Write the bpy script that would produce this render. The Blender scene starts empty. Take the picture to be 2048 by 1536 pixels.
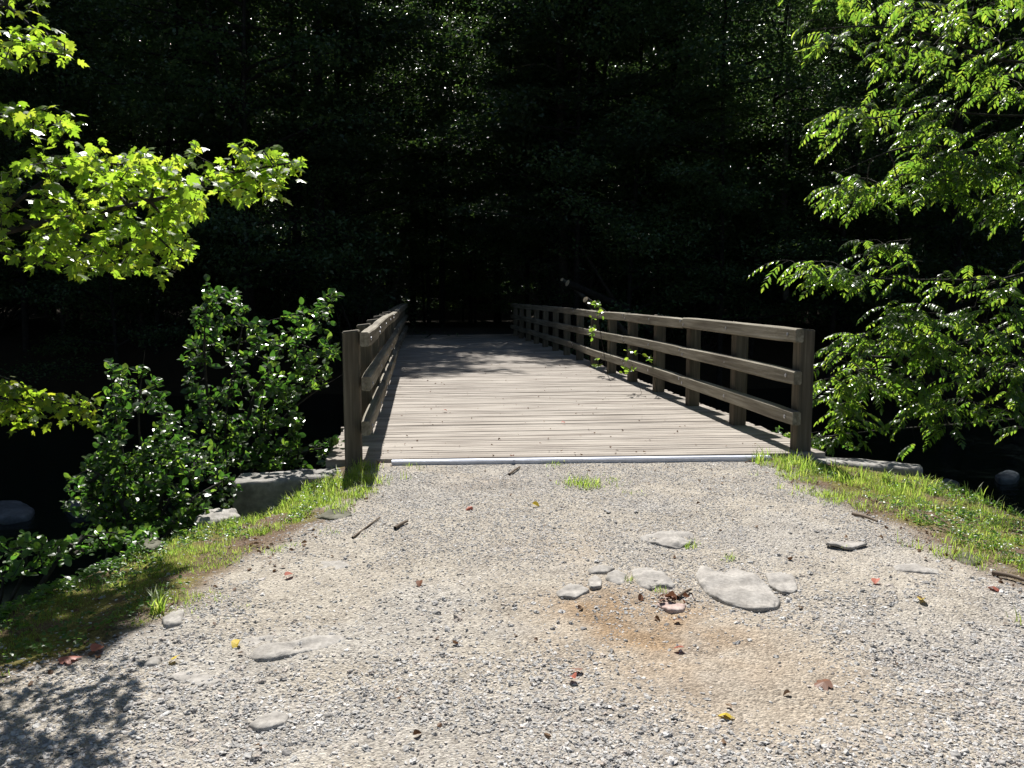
import bpy, bmesh, math
import numpy as np
from mathutils import Vector
rng = np.random.default_rng(7)
S = bpy.context.scene
COL = S.collection
# ------------------------------------------------------------------ camera, sky, sun, exposure
FPX = 1650.0; TH = math.atan(185/1650); PS = math.atan(184/1650*math.cos(TH)); EYE = 1.48
cam_d = bpy.data.cameras.new('camera'); cam = bpy.data.objects.new('camera', cam_d); COL.objects.link(cam)
cam.location = (0, 0, EYE); cam.rotation_euler = (math.pi/2-TH, 0, -PS)
cam_d.sensor_width = 36; cam_d.lens = FPX/2048*36; cam_d.clip_end = 500; cam_d.clip_start = .05
S.camera = cam
W = bpy.data.worlds.new('World'); S.world = W; W.use_nodes = True
nt = W.node_tree; sky = nt.nodes.new('ShaderNodeTexSky'); sky.sky_type = 'NISHITA'; sky.sun_disc = False
SUN_E = math.radians(53); SUN_A = math.radians(3.5)
sky.sun_elevation = SUN_E; sky.sun_rotation = -SUN_A
bg = nt.nodes['Background']; bg.inputs['Strength'].default_value = 0.05
nt.links.new(sky.outputs[0], bg.inputs[0])
sd = bpy.data.lights.new('sun', 'SUN'); sd.energy = 5.0; sd.angle = math.radians(.5); sd.color = (1, .97, .925)
sun = bpy.data.objects.new('sun', sd); COL.objects.link(sun)
TOSUN = Vector((-math.sin(SUN_A)*math.cos(SUN_E), math.cos(SUN_A)*math.cos(SUN_E), math.sin(SUN_E)))
sun.rotation_euler = TOSUN.to_track_quat('Z', 'Y').to_euler(); sun.location = TOSUN*60
S.view_settings.view_transform = 'Standard'; S.view_settings.look = 'None'; S.view_settings.exposure = 0.8; S.view_settings.gamma = 1
S.render.engine = 'CYCLES'; cy = S.cycles
cy.max_bounces = 6; cy.diffuse_bounces = 3; cy.glossy_bounces = 2; cy.transmission_bounces = 4; cy.transparent_max_bounces = 4
cy.use_denoising = True; cy.caustics_reflective = False; cy.caustics_refractive = False
cy.use_adaptive_sampling = True; cy.adaptive_threshold = .02

# ------------------------------------------------------------------ photo rays, used only to read positions off the photograph
_F0 = np.array([math.sin(PS), math.cos(PS), 0]); _R = np.array([math.cos(PS), -math.sin(PS), 0]); _Z = np.array([0, 0, 1.])
_F = _F0*math.cos(TH)-_Z*math.sin(TH); _U = _F0*math.sin(TH)+_Z*math.cos(TH); _C = np.array([0, 0, EYE])
def _ray(px, py): return _F+_R*(px-1024)/FPX+_U*(768-py)/FPX
def G(px, py, z=0.): d = _ray(px, py); return _C+d*(z-EYE)/d[2]
def PY(px, py, Y): d = _ray(px, py); return _C+d*Y/d[1]

# ------------------------------------------------------------------ numpy helpers
def _hash(ix, iy, s):
    h = (ix*374761393+iy*668265263+s*2147483647) & 0xffffffff
    h = ((h ^ (h >> 13))*1274126177) & 0xffffffff
    return ((h ^ (h >> 16)) & 0xffff)/65535.
def vnoise(x, y, s=0):
    ix = np.floor(x).astype(np.int64); iy = np.floor(y).astype(np.int64); fx = x-ix; fy = y-iy
    fx = fx*fx*(3-2*fx); fy = fy*fy*(3-2*fy)
    a = _hash(ix, iy, s); b = _hash(ix+1, iy, s); c = _hash(ix, iy+1, s); d = _hash(ix+1, iy+1, s)
    return (a*(1-fx)+b*fx)*(1-fy)+(c*(1-fx)+d*fx)*fy
def fbm(x, y, s=0, o=4):
    t = 0; a = .5; n = 0
    for k in range(o): t = t+a*vnoise(x*2**k, y*2**k, s+k); n += a; a *= .5
    return t/n
def sstep(a, b, x): t = np.clip((x-a)/(b-a), 0, 1); return t*t*(3-2*t)
def unit(v): return v/np.maximum(np.linalg.norm(v, axis=-1, keepdims=True), 1e-9)
def mesh_np(name, V, T, mat, parent=None, smooth=False, colors=None, quads=None):
    me = bpy.data.meshes.new(name)
    V = np.asarray(V, np.float32).reshape(-1, 3); T = np.asarray(T, np.int32)
    k = T.shape[1]; n = len(T)
    me.vertices.add(len(V)); me.vertices.foreach_set('co', V.ravel())
    me.loops.add(n*k); me.loops.foreach_set('vertex_index', T.ravel())
    me.polygons.add(n); me.polygons.foreach_set('loop_start', np.arange(0, n*k, k, dtype=np.int32))
    try: me.polygons.foreach_set('loop_total', np.full(n, k, np.int32))
    except Exception: pass
    if colors is not None:
        a = me.color_attributes.new('tint', 'FLOAT_COLOR', 'POINT')
        a.data.foreach_set('color', np.concatenate([colors, np.ones((len(colors), 1))], 1).astype(np.float32).ravel())
    me.polygons.foreach_set('use_smooth', np.full(n, smooth, bool))
    me.update(calc_edges=True); me.validate()
    me.materials.append(mat)
    o = bpy.data.objects.new(name, me); COL.objects.link(o)
    if parent: o.parent = parent
    return o
def place(tv, tt, pos, d, n, sc):
    """copies of template (tv, tt): y axis along d, z axis near n"""
    pos = np.asarray(pos); d = unit(np.asarray(d)); x = unit(np.cross(d, n)); z = np.cross(x, d)
    sc = np.asarray(sc); sc = sc[:, None, None] if sc.ndim == 1 else sc[:, None, :]
    t = tv[None]*sc
    V = pos[:, None]+t[..., 0:1]*x[:, None]+t[..., 1:2]*d[:, None]+t[..., 2:3]*z[:, None]
    T = tt[None]+(np.arange(len(pos))*len(tv))[:, None, None]
    return V.reshape(-1, 3), T.reshape(-1, tt.shape[1])
def join(parts):
    Vs, Ts, o = [], [], 0
    for V, T in parts: Vs.append(V); Ts.append(T+o); o += len(V)
    return np.concatenate(Vs), np.concatenate(Ts)
def tubes(P0, P1, R0, R1, k=6):
    P0, P1 = np.asarray(P0, float), np.asarray(P1, float); R0, R1 = np.asarray(R0, float), np.asarray(R1, float)
    d = unit(P1-P0); up = np.where(np.abs(d[:, 2:3]) > .9, [[1., 0, 0]], [[0, 0, 1.]])
    a = unit(np.cross(d, up)); b = np.cross(d, a)
    an = np.arange(k)*2*math.pi/k; ring = np.cos(an)[None, :, None]*a[:, None]+np.sin(an)[None, :, None]*b[:, None]
    V = np.concatenate([P0[:, None]+ring*R0[:, None, None], P1[:, None]+ring*R1[:, None, None]], 1)
    q = np.array([[i, (i+1) % k, k+(i+1) % k, k+i] for i in range(k)])
    T = q[None]+(np.arange(len(P0))*2*k)[:, None, None]
    return V.reshape(-1, 3), T.reshape(-1, 4)
def path_tube(pts, rad, k=10):
    """one smooth continuous tube through pts"""
    P = np.asarray(pts, float); n = len(P); R = np.asarray(rad, float)
    d = unit(np.gradient(P, axis=0)); a = unit(np.cross(d, [[.13, .31, .02]]) if abs(d[:, 2]).mean() > .7 else np.cross(d, [[0, 0, 1.]])); b = np.cross(d, a)
    an = np.arange(k)*2*math.pi/k
    V = P[:, None]+(np.cos(an)[None, :, None]*a[:, None]+np.sin(an)[None, :, None]*b[:, None])*R[:, None, None]
    T = [[i*k+j, i*k+(j+1) % k, (i+1)*k+(j+1) % k, (i+1)*k+j] for i in range(n-1) for j in range(k)]
    return V.reshape(-1, 3), np.array(T)
def smooth_path(pts, n=24):
    P = np.asarray(pts, float); t = np.linspace(0, 1, len(P)); u = np.linspace(0, 1, n)
    Q = np.stack([np.interp(u, t, P[:, i]) for i in range(3)], 1)
    for _ in range(3): Q[1:-1] = (Q[:-2]+2*Q[1:-1]+Q[2:])/4
    return Q
def in_poly(x, y, poly):
    c = np.zeros(len(x), bool); n = len(poly)
    for i in range(n):
        x0, y0 = poly[i]; x1, y1 = poly[(i+1) % n]
        if y0 == y1: continue
        c ^= ((y0 > y) != (y1 > y)) & (x < (x1-x0)*(y-y0)/(y1-y0)+x0)
    return c
def sample_poly(poly, n, r=rng):
    p = np.array(poly, float); lo, hi = p.min(0), p.max(0); out = np.zeros((0, 2))
    while len(out) < n:
        q = lo+r.random((n*3, 2))*(hi-lo); out = np.concatenate([out, q[in_poly(q[:, 0], q[:, 1], poly)]])
    return out[:n]

# ------------------------------------------------------------------ object helpers
def tag(o, label=None, cat=None, group=None, kind=None):
    if label: o['label'] = label
    if cat: o['category'] = cat
    if group: o['group'] = group
    if kind: o['kind'] = kind
    return o
def thing(name, label, cat, loc=(0, 0, 0), group=None):
    o = bpy.data.objects.new(name, None); COL.objects.link(o); o.location = loc; o.empty_display_size = .2
    return tag(o, label, cat, group)
def copy_tree(o, parent=None):
    c = o.copy(); COL.objects.link(c)
    if parent: c.parent = parent
    for ch in list(o.children): copy_tree(ch, c)
    return c
def from_bm(name, bm, mat, parent=None, smooth=False):
    me = bpy.data.meshes.new(name); bm.to_mesh(me); bm.free(); me.materials.append(mat)
    me.polygons.foreach_set('use_smooth', np.full(len(me.polygons), smooth, bool))
    o = bpy.data.objects.new(name, me); COL.objects.link(o)
    if parent: o.parent = parent
    return o
BOXV = np.array([[x, y, z] for z in (0, 1) for y in (0, 1) for x in (0, 1)], float)
BOXT = np.array([[0, 2, 3, 1], [4, 5, 7, 6], [0, 1, 5, 4], [2, 6, 7, 3], [0, 4, 6, 2], [1, 3, 7, 5]])
def beam(bm, p0, p1, w, h, seg=8, bev=.008, wob=.004, r=rng):
    """a sawn timber from p0 to p1 (top-centre line), width w across, height h down, chamfered and slightly warped"""
    p0, p1 = np.array(p0, float), np.array(p1, float); d = unit(p1-p0); side = unit(np.cross(d, [0, 0, 1.])) if abs(d[2]) < .9 else np.array([1., 0, 0])
    up = np.cross(side, d)
    sec = [(-w/2+bev, 0), (w/2-bev, 0), (w/2, -bev), (w/2, -h+bev), (w/2-bev, -h), (-w/2+bev, -h), (-w/2, -h+bev), (-w/2, -bev)]
    rings = []; a1, a2 = r.uniform(-1, 1, 2); L = np.linalg.norm(p1-p0)
    for i in range(seg+1):
        t = i/seg; s = math.sin(math.pi*t); c = p0+(p1-p0)*t+side*wob*a1*s+up*wob*a2*s
        shr = bev*.5 if i in (0, seg) else 0
        rings.append([bm.verts.new(c+side*(u-math.copysign(shr, u))+up*(v+(shr if v < -h/2 else -shr))) for u, v in sec])
    for i in range(seg):
        for j in range(8): bm.faces.new((rings[i][j], rings[i][(j+1) % 8], rings[i+1][(j+1) % 8], rings[i+1][j]))
    bm.faces.new(rings[0][::-1]); bm.faces.new(rings[-1])

# ------------------------------------------------------------------ materials
def newmat(name):
    m = bpy.data.materials.new(name); m.use_nodes = True; t = m.node_tree; b = t.nodes['Principled BSDF']
    return m, t, b, t.nodes.new, t.links.new
def ramp(t, fac, stops):
    r = t.nodes.new('ShaderNodeValToRGB'); e = r.color_ramp.elements
    while len(e) < len(stops): e.new(.5)
    for i, (p, c) in enumerate(stops): e[i].position = p; e[i].color = (*c, 1)
    t.links.new(fac, r.inputs[0]); return r.outputs[0]
def noise(t, scale, detail=4, rough=.55, vec=None, vscale=None):
    n = t.nodes.new('ShaderNodeTexNoise'); n.inputs['Scale'].default_value = scale; n.inputs['Detail'].default_value = detail; n.inputs['Roughness'].default_value = rough
    if vec is not None:
        if vscale:
            mp = t.nodes.new('ShaderNodeMapping'); mp.inputs['Scale'].default_value = vscale; t.links.new(vec, mp.inputs[0]); vec = mp.outputs[0]
        t.links.new(vec, n.inputs['Vector'])
    return n.outputs['Fac']
def mixc(t, a, b, fac, mode='MIX'):
    m = t.nodes.new('ShaderNodeMix'); m.data_type = 'RGBA'; m.blend_type = mode
    for s, v in ((0, fac), (6, a), (7, b)):
        if isinstance(v, (int, float)): m.inputs[s].default_value = v
        elif isinstance(v, tuple): m.inputs[s].default_value = (*v, 1)
        else: t.links.new(v, m.inputs[s])
    return m.outputs[2]
def bump(t, b, h, strength, dist):
    n = t.nodes.new('ShaderNodeBump'); n.inputs['Strength'].default_value = strength; n.inputs['Distance'].default_value = dist
    t.links.new(h, n.inputs['Height']); t.links.new(n.outputs[0], b.inputs['Normal'])
def leafmat(name, refl, trans, tw=.5, rough=.38, spec=.5, var=.35):
    """refl / trans: lists of 3 colours picked per leaf"""
    m, t, b, N, L = newmat(name)
    g = N('ShaderNodeNewGeometry'); ri = g.outputs['Random Per Island']
    rc = ramp(t, ri, [(0, refl[0]), (.5, refl[1]), (1, refl[2])])
    ml = N('ShaderNodeMath'); ml.operation = 'FRACT'; m2 = N('ShaderNodeMath'); m2.operation = 'MULTIPLY'; m2.inputs[1].default_value = 7.31
    L(ri, m2.inputs[0]); L(m2.outputs[0], ml.inputs[0])
    tc = ramp(t, ml.outputs[0], [(0, trans[0]), (.6, trans[1]), (1, trans[2])])
    L(rc, b.inputs['Base Color']); b.inputs['Roughness'].default_value = rough
    b.inputs['Specular IOR Level'].default_value = spec
    tr = N('ShaderNodeBsdfTranslucent'); L(tc, tr.inputs[0])
    mx = N('ShaderNodeMixShader'); mx.inputs[0].default_value = tw
    L(b.outputs[0], mx.inputs[1]); L(tr.outputs[0], mx.inputs[2]); L(mx.outputs[0], t.nodes['Material Output'].inputs[0])
    return m
def woodmat(name, c0, c1, c2, axis, rough=.8, gscale=9, pv=1.):
    m, t, b, N, L = newmat(name)
    tc = N('ShaderNodeTexCoord').outputs['Object']; st = [gscale*3]*3; st[axis] = gscale*.12
    n1 = noise(t, 1, 6, .65, tc, tuple(st)); st2 = [gscale*.5]*3; st2[axis] = gscale*.08
    n2 = noise(t, 1, 3, .5, tc, tuple(st2))
    col = ramp(t, n1, [(.28, c0), (.5, c1), (.72, c2)])
    blot = ramp(t, n2, [(.3, (.55, .52, .5)), (.6, (1, 1, 1))])
    col = mixc(t, col, blot, 1., 'MULTIPLY')
    ri = N('ShaderNodeNewGeometry').outputs['Random Per Island']
    col = mixc(t, col, ramp(t, ri, [(0, (1-.34*pv, 1-.36*pv, 1-.37*pv)), (.5, (1-.06*pv, 1-.07*pv, 1-.08*pv)), (1, (1+.13*pv, 1+.12*pv, 1+.1*pv))]), 1., 'MULTIPLY')
    L(col, b.inputs['Base Color']); b.inputs['Roughness'].default_value = rough; b.inputs['Specular IOR Level'].default_value = .3
    bump(t, b, n1, .8, .008)
    return m
def stonemat(name, c0, c1, c2, scale=6, bs=.5, bd=.01):
    m, t, b, N, L = newmat(name)
    tc = N('ShaderNodeTexCoord').outputs['Object']
    n1 = noise(t, scale, 8, .6, tc); n2 = noise(t, scale*6, 4, .6, tc)
    col = ramp(t, n1, [(.3, c0), (.52, c1), (.7, c2)])
    col = mixc(t, col, ramp(t, n2, [(.3, (.7, .7, .7)), (.7, (1.1, 1.1, 1.1))]), 1., 'MULTIPLY')
    L(col, b.inputs['Base Color']); b.inputs['Roughness'].default_value = .88; b.inputs['Specular IOR Level'].default_value = .25
    bump(t, b, n1, bs, bd)
    return m
def plainmat(name, c, rough=.8, metal=0., spec=.3):
    m, t, b, N, L = newmat(name)
    n = noise(t, 14, 4, .6, N('ShaderNodeTexCoord').outputs['Object'])
    L(mixc(t, tuple(v*.7 for v in c), tuple(min(1, v*1.2) for v in c), n), b.inputs['Base Color'])
    b.inputs['Roughness'].default_value = rough; b.inputs['Metallic'].default_value = metal; b.inputs['Specular IOR Level'].default_value = spec
    return m
M_deck = woodmat('deck_wood', (.285, .25, .21), (.345, .308, .265), (.40, .362, .315), 0, gscale=14, pv=.22)
M_rail = woodmat('rail_wood', (.12, .105, .075), (.235, .212, .16), (.37, .345, .28), 1)
M_post = woodmat('post_wood', (.075, .064, .045), (.14, .12, .088), (.23, .20, .155), 2)
M_steel = plainmat('galvanised_steel', (.48, .50, .56), .5, .6)
M_bolt = plainmat('bolt_steel', (.5, .5, .52), .35, .9)
M_conc = stonemat('abutment_stone', (.16, .15, .135), (.29, .275, .25), (.39, .375, .35), 5, .4, .01)
M_rock = stonemat('path_rock', (.24, .222, .20), (.345, .322, .293), (.42, .395, .36), 9, .8, .014)
M_wetrock = stonemat('creek_rock', (.05, .062, .07), (.09, .105, .12), (.14, .165, .185), 3, .6, .03)
M_mossrock = stonemat('mossy_rock', (.05, .05, .03), (.12, .115, .08), (.21, .20, .16), 6, .6, .02)
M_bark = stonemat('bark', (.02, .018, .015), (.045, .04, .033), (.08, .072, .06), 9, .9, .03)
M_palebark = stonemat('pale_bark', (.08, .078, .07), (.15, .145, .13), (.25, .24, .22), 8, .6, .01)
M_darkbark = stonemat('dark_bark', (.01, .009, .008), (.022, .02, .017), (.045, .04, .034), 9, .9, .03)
M_twig = plainmat('twig_bark', (.15, .115, .085), .9)
M_cut = plainmat('sawn_end_wood', (.5, .40, .26), .8)
M_maple = leafmat('maple_leaf', [(.06, .12, .02), (.08, .15, .025), (.11, .17, .03)], [(.28, .48, .03), (.42, .64, .04), (.60, .70, .06)], .58, .33, .55)
M_maple_d = leafmat('maple_leaf_gold', [(.08, .13, .02), (.10, .15, .02), (.13, .15, .02)], [(.30, .52, .03), (.42, .60, .035), (.55, .60, .04)], .58, .42, .4)
M_walnut = leafmat('walnut_leaf', [(.035, .065, .02), (.05, .085, .025), (.07, .11, .03)], [(.18, .38, .035), (.34, .56, .05), (.54, .70, .07)], .50, .26, .6)
M_alder = leafmat('alder_leaf', [(.035, .065, .022), (.05, .085, .026), (.075, .11, .035)], [(.05, .16, .02), (.13, .32, .03), (.38, .60, .06)], .42, .27, .65)
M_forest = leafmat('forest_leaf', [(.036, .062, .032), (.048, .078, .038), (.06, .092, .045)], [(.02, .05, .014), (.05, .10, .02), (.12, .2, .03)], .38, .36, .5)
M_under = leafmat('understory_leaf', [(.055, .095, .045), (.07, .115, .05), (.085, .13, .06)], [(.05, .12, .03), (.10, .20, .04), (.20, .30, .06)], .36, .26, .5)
M_grass = leafmat('grass_blade', [(.10, .16, .03), (.14, .20, .04), (.20, .22, .06)], [(.30, .50, .06), (.46, .63, .09), (.66, .70, .17)], .55, .45, .4)
M_weed = leafmat('weed_leaf', [(.04, .09, .02), (.06, .12, .025), (.08, .14, .03)], [(.12, .34, .04), (.22, .46, .05), (.34, .52, .06)], .45, .35, .5)
M_litter = leafmat('dead_leaf', [(.09, .05, .03), (.15, .09, .055), (.24, .16, .10)], [(.14, .07, .03), (.2, .1, .05), (.26, .16, .08)], .2, .6, .2)

# ------------------------------------------------------------------ ground
GXY = ([2, 3.2, 3.5, 4.4, 6, 7.2], [-2.2, -1.65, -1.3, -.95, -.45, -.5])
RXY = ([2, 3.74, 4.2, 5.6, 7.0], [3.6, 3.05, 2.95, 2.9, 3.0])
def gx(y): return np.interp(y, *GXY)
def rx(y): return np.interp(y, *RXY)
def hump(x, y, cx, cy, s, h): return h*np.exp(-((x-cx)**2+(y-cy)**2)/(2*s*s))
def terrain(x, y):
    x = np.asarray(x, float); y = np.asarray(y, float)
    wob = (fbm(x*.9, y*.9, 3)-.5)
    dl = gx(y)-x+wob*.3; dr = x-rx(y)+wob*.3
    zl = -(.13*np.clip(dl, 0, 9)+.85*np.clip(dl-1.02, 0, 9)); zr = -(.07*np.clip(dr, 0, 9)+.8*np.clip(dr-1.25, 0, 9))
    z = np.minimum(zl, zr)
    z = np.where(y > 7.1, np.minimum(z, -2.2*sstep(7.12, 7.5, y)), z)
    z = np.maximum(z, -2.1+.25*wob)
    z = z+hump(x, y, -3.0, 7.7, .6, .6)+hump(x, y, 8.9, 9.4, .8, .9)-.26*sstep(-.75, -1.45, x)*sstep(5.6, 6.5, y)*(y < 7.4)
    far = sstep(25.5, 29.0, y); z = z*(1-far)+far*(-.06+.25*wob*sstep(2.8, 5, np.abs(x-1.3)))
    side = sstep(3.2, 6, np.abs(x-1.2))
    z = z+far*(side*(.5+.5*wob)*sstep(29, 34, y)+np.clip(y-47, 0, 26)*1.5+np.clip(y-73, 0, 80)*.3+np.clip(np.abs(x-1)-26, 0, 100)*.35*sstep(30, 40, y))
    near = (y < 7.3) & (y > 0)
    z = z+np.where(near, (fbm(x*3, y*3, 11)-.5)*.045+(fbm(x*14, y*14, 15, 3)-.5)*.012, 0)*(1-sstep(6.5, 7.05, y)*.9)
    # a shallow worn hollow where the orange soil shows
    z = z-hump(x, y, 1.15, 3.45, .35, .035)
    return z
def axis(segs):
    out = []
    for a, b, st in segs: out.append(np.arange(a, b, st))
    return np.concatenate(out+[[segs[-1][1]]])
ax = axis([(-90, -20, 5), (-20, -8, 1), (-8, -3.5, .15), (-3.5, 4.6, .028), (4.6, 9, .15), (9, 22, 1), (22, 95, 5)])
ay = axis([(-40, 0, 4), (0, 2.1, .15), (2.1, 7.7, .028), (7.7, 12, .2), (12, 32, .8), (32, 47, 2.5), (47, 75, 1.6), (75, 130, 5)])
X, Y = np.meshgrid(ax, ay); Zt = terrain(X, Y)
xf, yf = X.ravel(), Y.ravel()
def soil(x, y):
    """real soil colours: grey gravel, orange clay patch, moss and grass roots, brown litter, dark forest floor"""
    c = np.ones((len(x), 3))*np.array([.37, .347, .31])
    tan = np.array([.385, .35, .295]); n = fbm(x*1.3, y*1.3, 21)
    k = sstep(.40, .58, n)[:, None]*.85; c = c*(1-k)+tan*k
    # orange clay patch
    och = np.array([.31, .225, .145]); oc = hump(x, y, 1.02, 3.5, .27, 1.)+hump(x, y, .85, 3.72, .2, .55)+hump(x, y, 1.2, 2.95, .42, .45)+hump(x, y, .5, 6.3, .3, .25)+hump(x, y, .8, 4.6, .25, .25)
    k = np.clip(oc*(1.5*fbm(x*6, y*6, 31)), 0, 1)[:, None]; c = c*(1-k)+och*k
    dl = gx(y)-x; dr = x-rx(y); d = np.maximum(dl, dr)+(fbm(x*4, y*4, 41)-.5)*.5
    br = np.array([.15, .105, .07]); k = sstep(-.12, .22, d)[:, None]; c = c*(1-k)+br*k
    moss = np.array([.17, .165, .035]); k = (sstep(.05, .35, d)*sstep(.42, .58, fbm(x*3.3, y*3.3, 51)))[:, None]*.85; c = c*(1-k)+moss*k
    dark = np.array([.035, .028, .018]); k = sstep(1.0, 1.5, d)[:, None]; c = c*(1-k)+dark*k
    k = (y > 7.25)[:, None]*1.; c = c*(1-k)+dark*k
    road = np.array([.13, .115, .10]); k = ((y > 28.5) & (np.abs(x-1.1) < 2.4+.4*n) & (y < 36))[:, None]*1.; c = c*(1-k)+road*k
    return c
nx, ny = len(ax), len(ay); idx = np.arange(nx*ny).reshape(ny, nx)
T = np.stack([idx[:-1, :-1], idx[:-1, 1:], idx[1:, 1:], idx[1:, :-1]], -1).reshape(-1, 4)
m, t, b, N, L = newmat('ground_soil')
at = N('ShaderNodeAttribute'); at.attribute_name = 'tint'; tc = N('ShaderNodeTexCoord').outputs['Object']
n1 = noise(t, 55, 6, .7, tc); n2 = noise(t, 4, 5, .6, tc)
vo = N('ShaderNodeTexVoronoi'); vo.inputs['Scale'].default_value = 95; vo.inputs['Randomness'].default_value = 1; L(tc, vo.inputs['Vector'])
vr = N('ShaderNodeTexVoronoi'); vr.inputs['Scale'].default_value = 160; L(tc, vr.inputs['Vector'])
sep = N('ShaderNodeSeparateColor'); L(vo.outputs['Color'], sep.inputs[0])
c = mixc(t, at.outputs['Color'], ramp(t, n1, [(.25, (.55, .54, .53)), (.5, (.95, .95, .95)), (.75, (1.35, 1.35, 1.35))]), 1., 'MULTIPLY')
c = mixc(t, c, ramp(t, sep.outputs[0], [(0, (.62, .6, .6)), (.5, (1., 1, 1)), (1, (1.3, 1.3, 1.32))]), .8, 'MULTIPLY')
c = mixc(t, c, ramp(t, n2, [(.3, (.84, .82, .8)), (.65, (1.08, 1.07, 1.05))]), 1., 'MULTIPLY')
L(c, b.inputs['Base Color']); b.inputs['Roughness'].default_value = .95; b.inputs['Specular IOR Level'].default_value = .15
add = N('ShaderNodeMath'); add.operation = 'ADD'; L(n1, add.inputs[0]); mu = N('ShaderNodeMath'); mu.operation = 'MULTIPLY'; mu.inputs[1].default_value = -.8; L(vo.outputs['Distance'], mu.inputs[0]); L(mu.outputs[0], add.inputs[1])
bump(t, b, add.outputs[0], .8, .012)
M_ground = m
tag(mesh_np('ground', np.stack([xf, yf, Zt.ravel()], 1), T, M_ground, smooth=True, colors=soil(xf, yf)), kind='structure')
# creek
m, t, b, N, L = newmat('creek_water')
b.inputs['Base Color'].default_value = (.006, .009, .008, 1); b.inputs['Roughness'].default_value = .07; b.inputs['IOR'].default_value = 1.33
w1 = noise(t, 2.2, 5, .6, N('ShaderNodeTexCoord').outputs['Object'], (1, 2.2, 1)); bump(t, b, w1, .5, .03)
wx, wy = np.meshgrid(np.arange(-80, 81, 2.), np.arange(-30, 27.1, 1.5)); wi = np.arange(wx.size).reshape(wx.shape)
wT = np.stack([wi[:-1, :-1], wi[:-1, 1:], wi[1:, 1:], wi[1:, :-1]], -1).reshape(-1, 4)
tag(mesh_np('creek_water', np.stack([wx.ravel(), wy.ravel(), np.full(wx.size, -1.75)], 1), wT, m), kind='structure')

# ------------------------------------------------------------------ bridge
bridge = thing('wooden_bridge', 'weathered grey timber plank bridge with three-rail fences on both sides', 'bridge', (1.4, 7, 0))
BI = np.array([1.4, 7, 0])
def xr(y): return 3.295-.02*math.sin((y-7)*.3)-.22*float(sstep(15, 29, np.array(y)))
def xl(y): return -.425+.012*math.sin((y-7)*.35)
def ztop(y): return .03+.012*math.sin(math.pi*min(1, max(0, (y-6.9)/8)))-.068*max(0, y-7)/22
def rel(o): o.location = -BI; o.parent = bridge; return o
# deck boards on edge
V = []; Tb = []; y = 7.0; k = 0
while y < 29.3:
    w = .092+rng.uniform(-.006, .006); z = ztop(y)+rng.normal(0, .0022); tl = rng.normal(0, .0016)
    y0 = y; slant = .17*(1-min(1, (y-6.9)/3.5))
    a = np.array([-.82+rng.normal(0, .012), y0+.004, 0]); bx1 = xr(y)+.34+rng.normal(0, .012)
    nseg = 6; xs = np.linspace(a[0], bx1, nseg+1)
    ring = []
    for xx in xs:
        yy = y0+slant*(1-(xx+.8)/4.3)-.17*0; dz = rng.normal(0, .0012)
        ring.append([(xx, yy+.003, z-.09), (xx, yy+.003, z+dz-.004), (xx, yy+.008, z+dz), (xx, yy+w-.011, z+dz+tl), (xx, yy+w-.006, z+dz-.004+tl), (xx, yy+w-.006, z-.09)])
    base = sum(len(v) for v in V); V.append(np.array(ring).reshape(-1, 3))
    for i in range(nseg):
        for j in range(6): Tb.append([base+i*6+j, base+i*6+(j+1) % 6, base+(i+1)*6+(j+1) % 6, base+(i+1)*6+j])
    for e in (0, nseg):
        q = base+e*6; Tb.append([q, q+1, q+4, q+5]); Tb.append([q+1, q+2, q+3, q+4])
    y += w+rng.uniform(.0005, .004); k += 1
rel(mesh_np('deck', np.concatenate(V), np.array(Tb), M_deck))
# steel edge plate
bm = bmesh.new(); beam(bm, (-.26, 7.055, .036), (3.06, 6.90, .036), .065, .012, 4, .002, 0); beam(bm, (-.26, 7.018, .03), (3.06, 6.848, .03), .008, .11, 4, .001, 0)
rel(from_bm('edge_plate', bm, M_steel))
# girders and end wall below
for gxp in (-.5, .7, 1.9, 3.0):
    bm = bmesh.new(); beam(bm, (gxp, 7.2, -.07), (gxp, 29.2, -.14), .2, .42, 2, .01, 0); rel(from_bm('girder', bm, M_post))
bm = bmesh.new(); beam(bm, (-.75, 7.28, -.075), (3.55, 7.12, -.075), .34, 1.9, 2, .02, 0); rel(from_bm('abutment_wall', bm, M_conc))
PY0, DP, NP = 7.13, 1.5, 15
posts_y = [PY0+DP*k for k in range(NP)]
RZ = ((1.142, 1.010), (.775, .643), (.407, .274))
for side in (-1, 1):
    for k, py in enumerate(posts_y):
        c = (xr(py)+.09+.071) if side > 0 else (xl(py)-.09-.072)
        bm = bmesh.new(); z1 = ztop(py)+1.115+rng.uniform(-.006, .006)
        # post: vertical timber, slightly sloped weathered top
        lean = rng.normal(0, .004); w = .142
        rings = []
        for zz in (-.5, 0, .4, .8, z1-.012, z1):
            s = w/2-(.008 if zz == z1 else 0); bv = .008
            q = [(-s+bv, -s), (s-bv, -s), (s, -s+bv), (s, s-bv), (s-bv, s), (-s+bv, s), (-s, s-bv), (-s, -s+bv)]
            rings.append([bm.verts.new((c+lean*zz+a, py+bb, zz+(.006*side*(-1 if a > 0 else 1) if zz >= z1-.012 else 0))) for a, bb in q])
        for i in range(len(rings)-1):
            for j in range(8): bm.faces.new((rings[i][j], rings[i][(j+1) % 8], rings[i+1][(j+1) % 8], rings[i+1][j]))
        bm.faces.new(rings[-1]); bm.faces.new(rings[0][::-1])
        rel(from_bm('post', bm, M_post))
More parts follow.
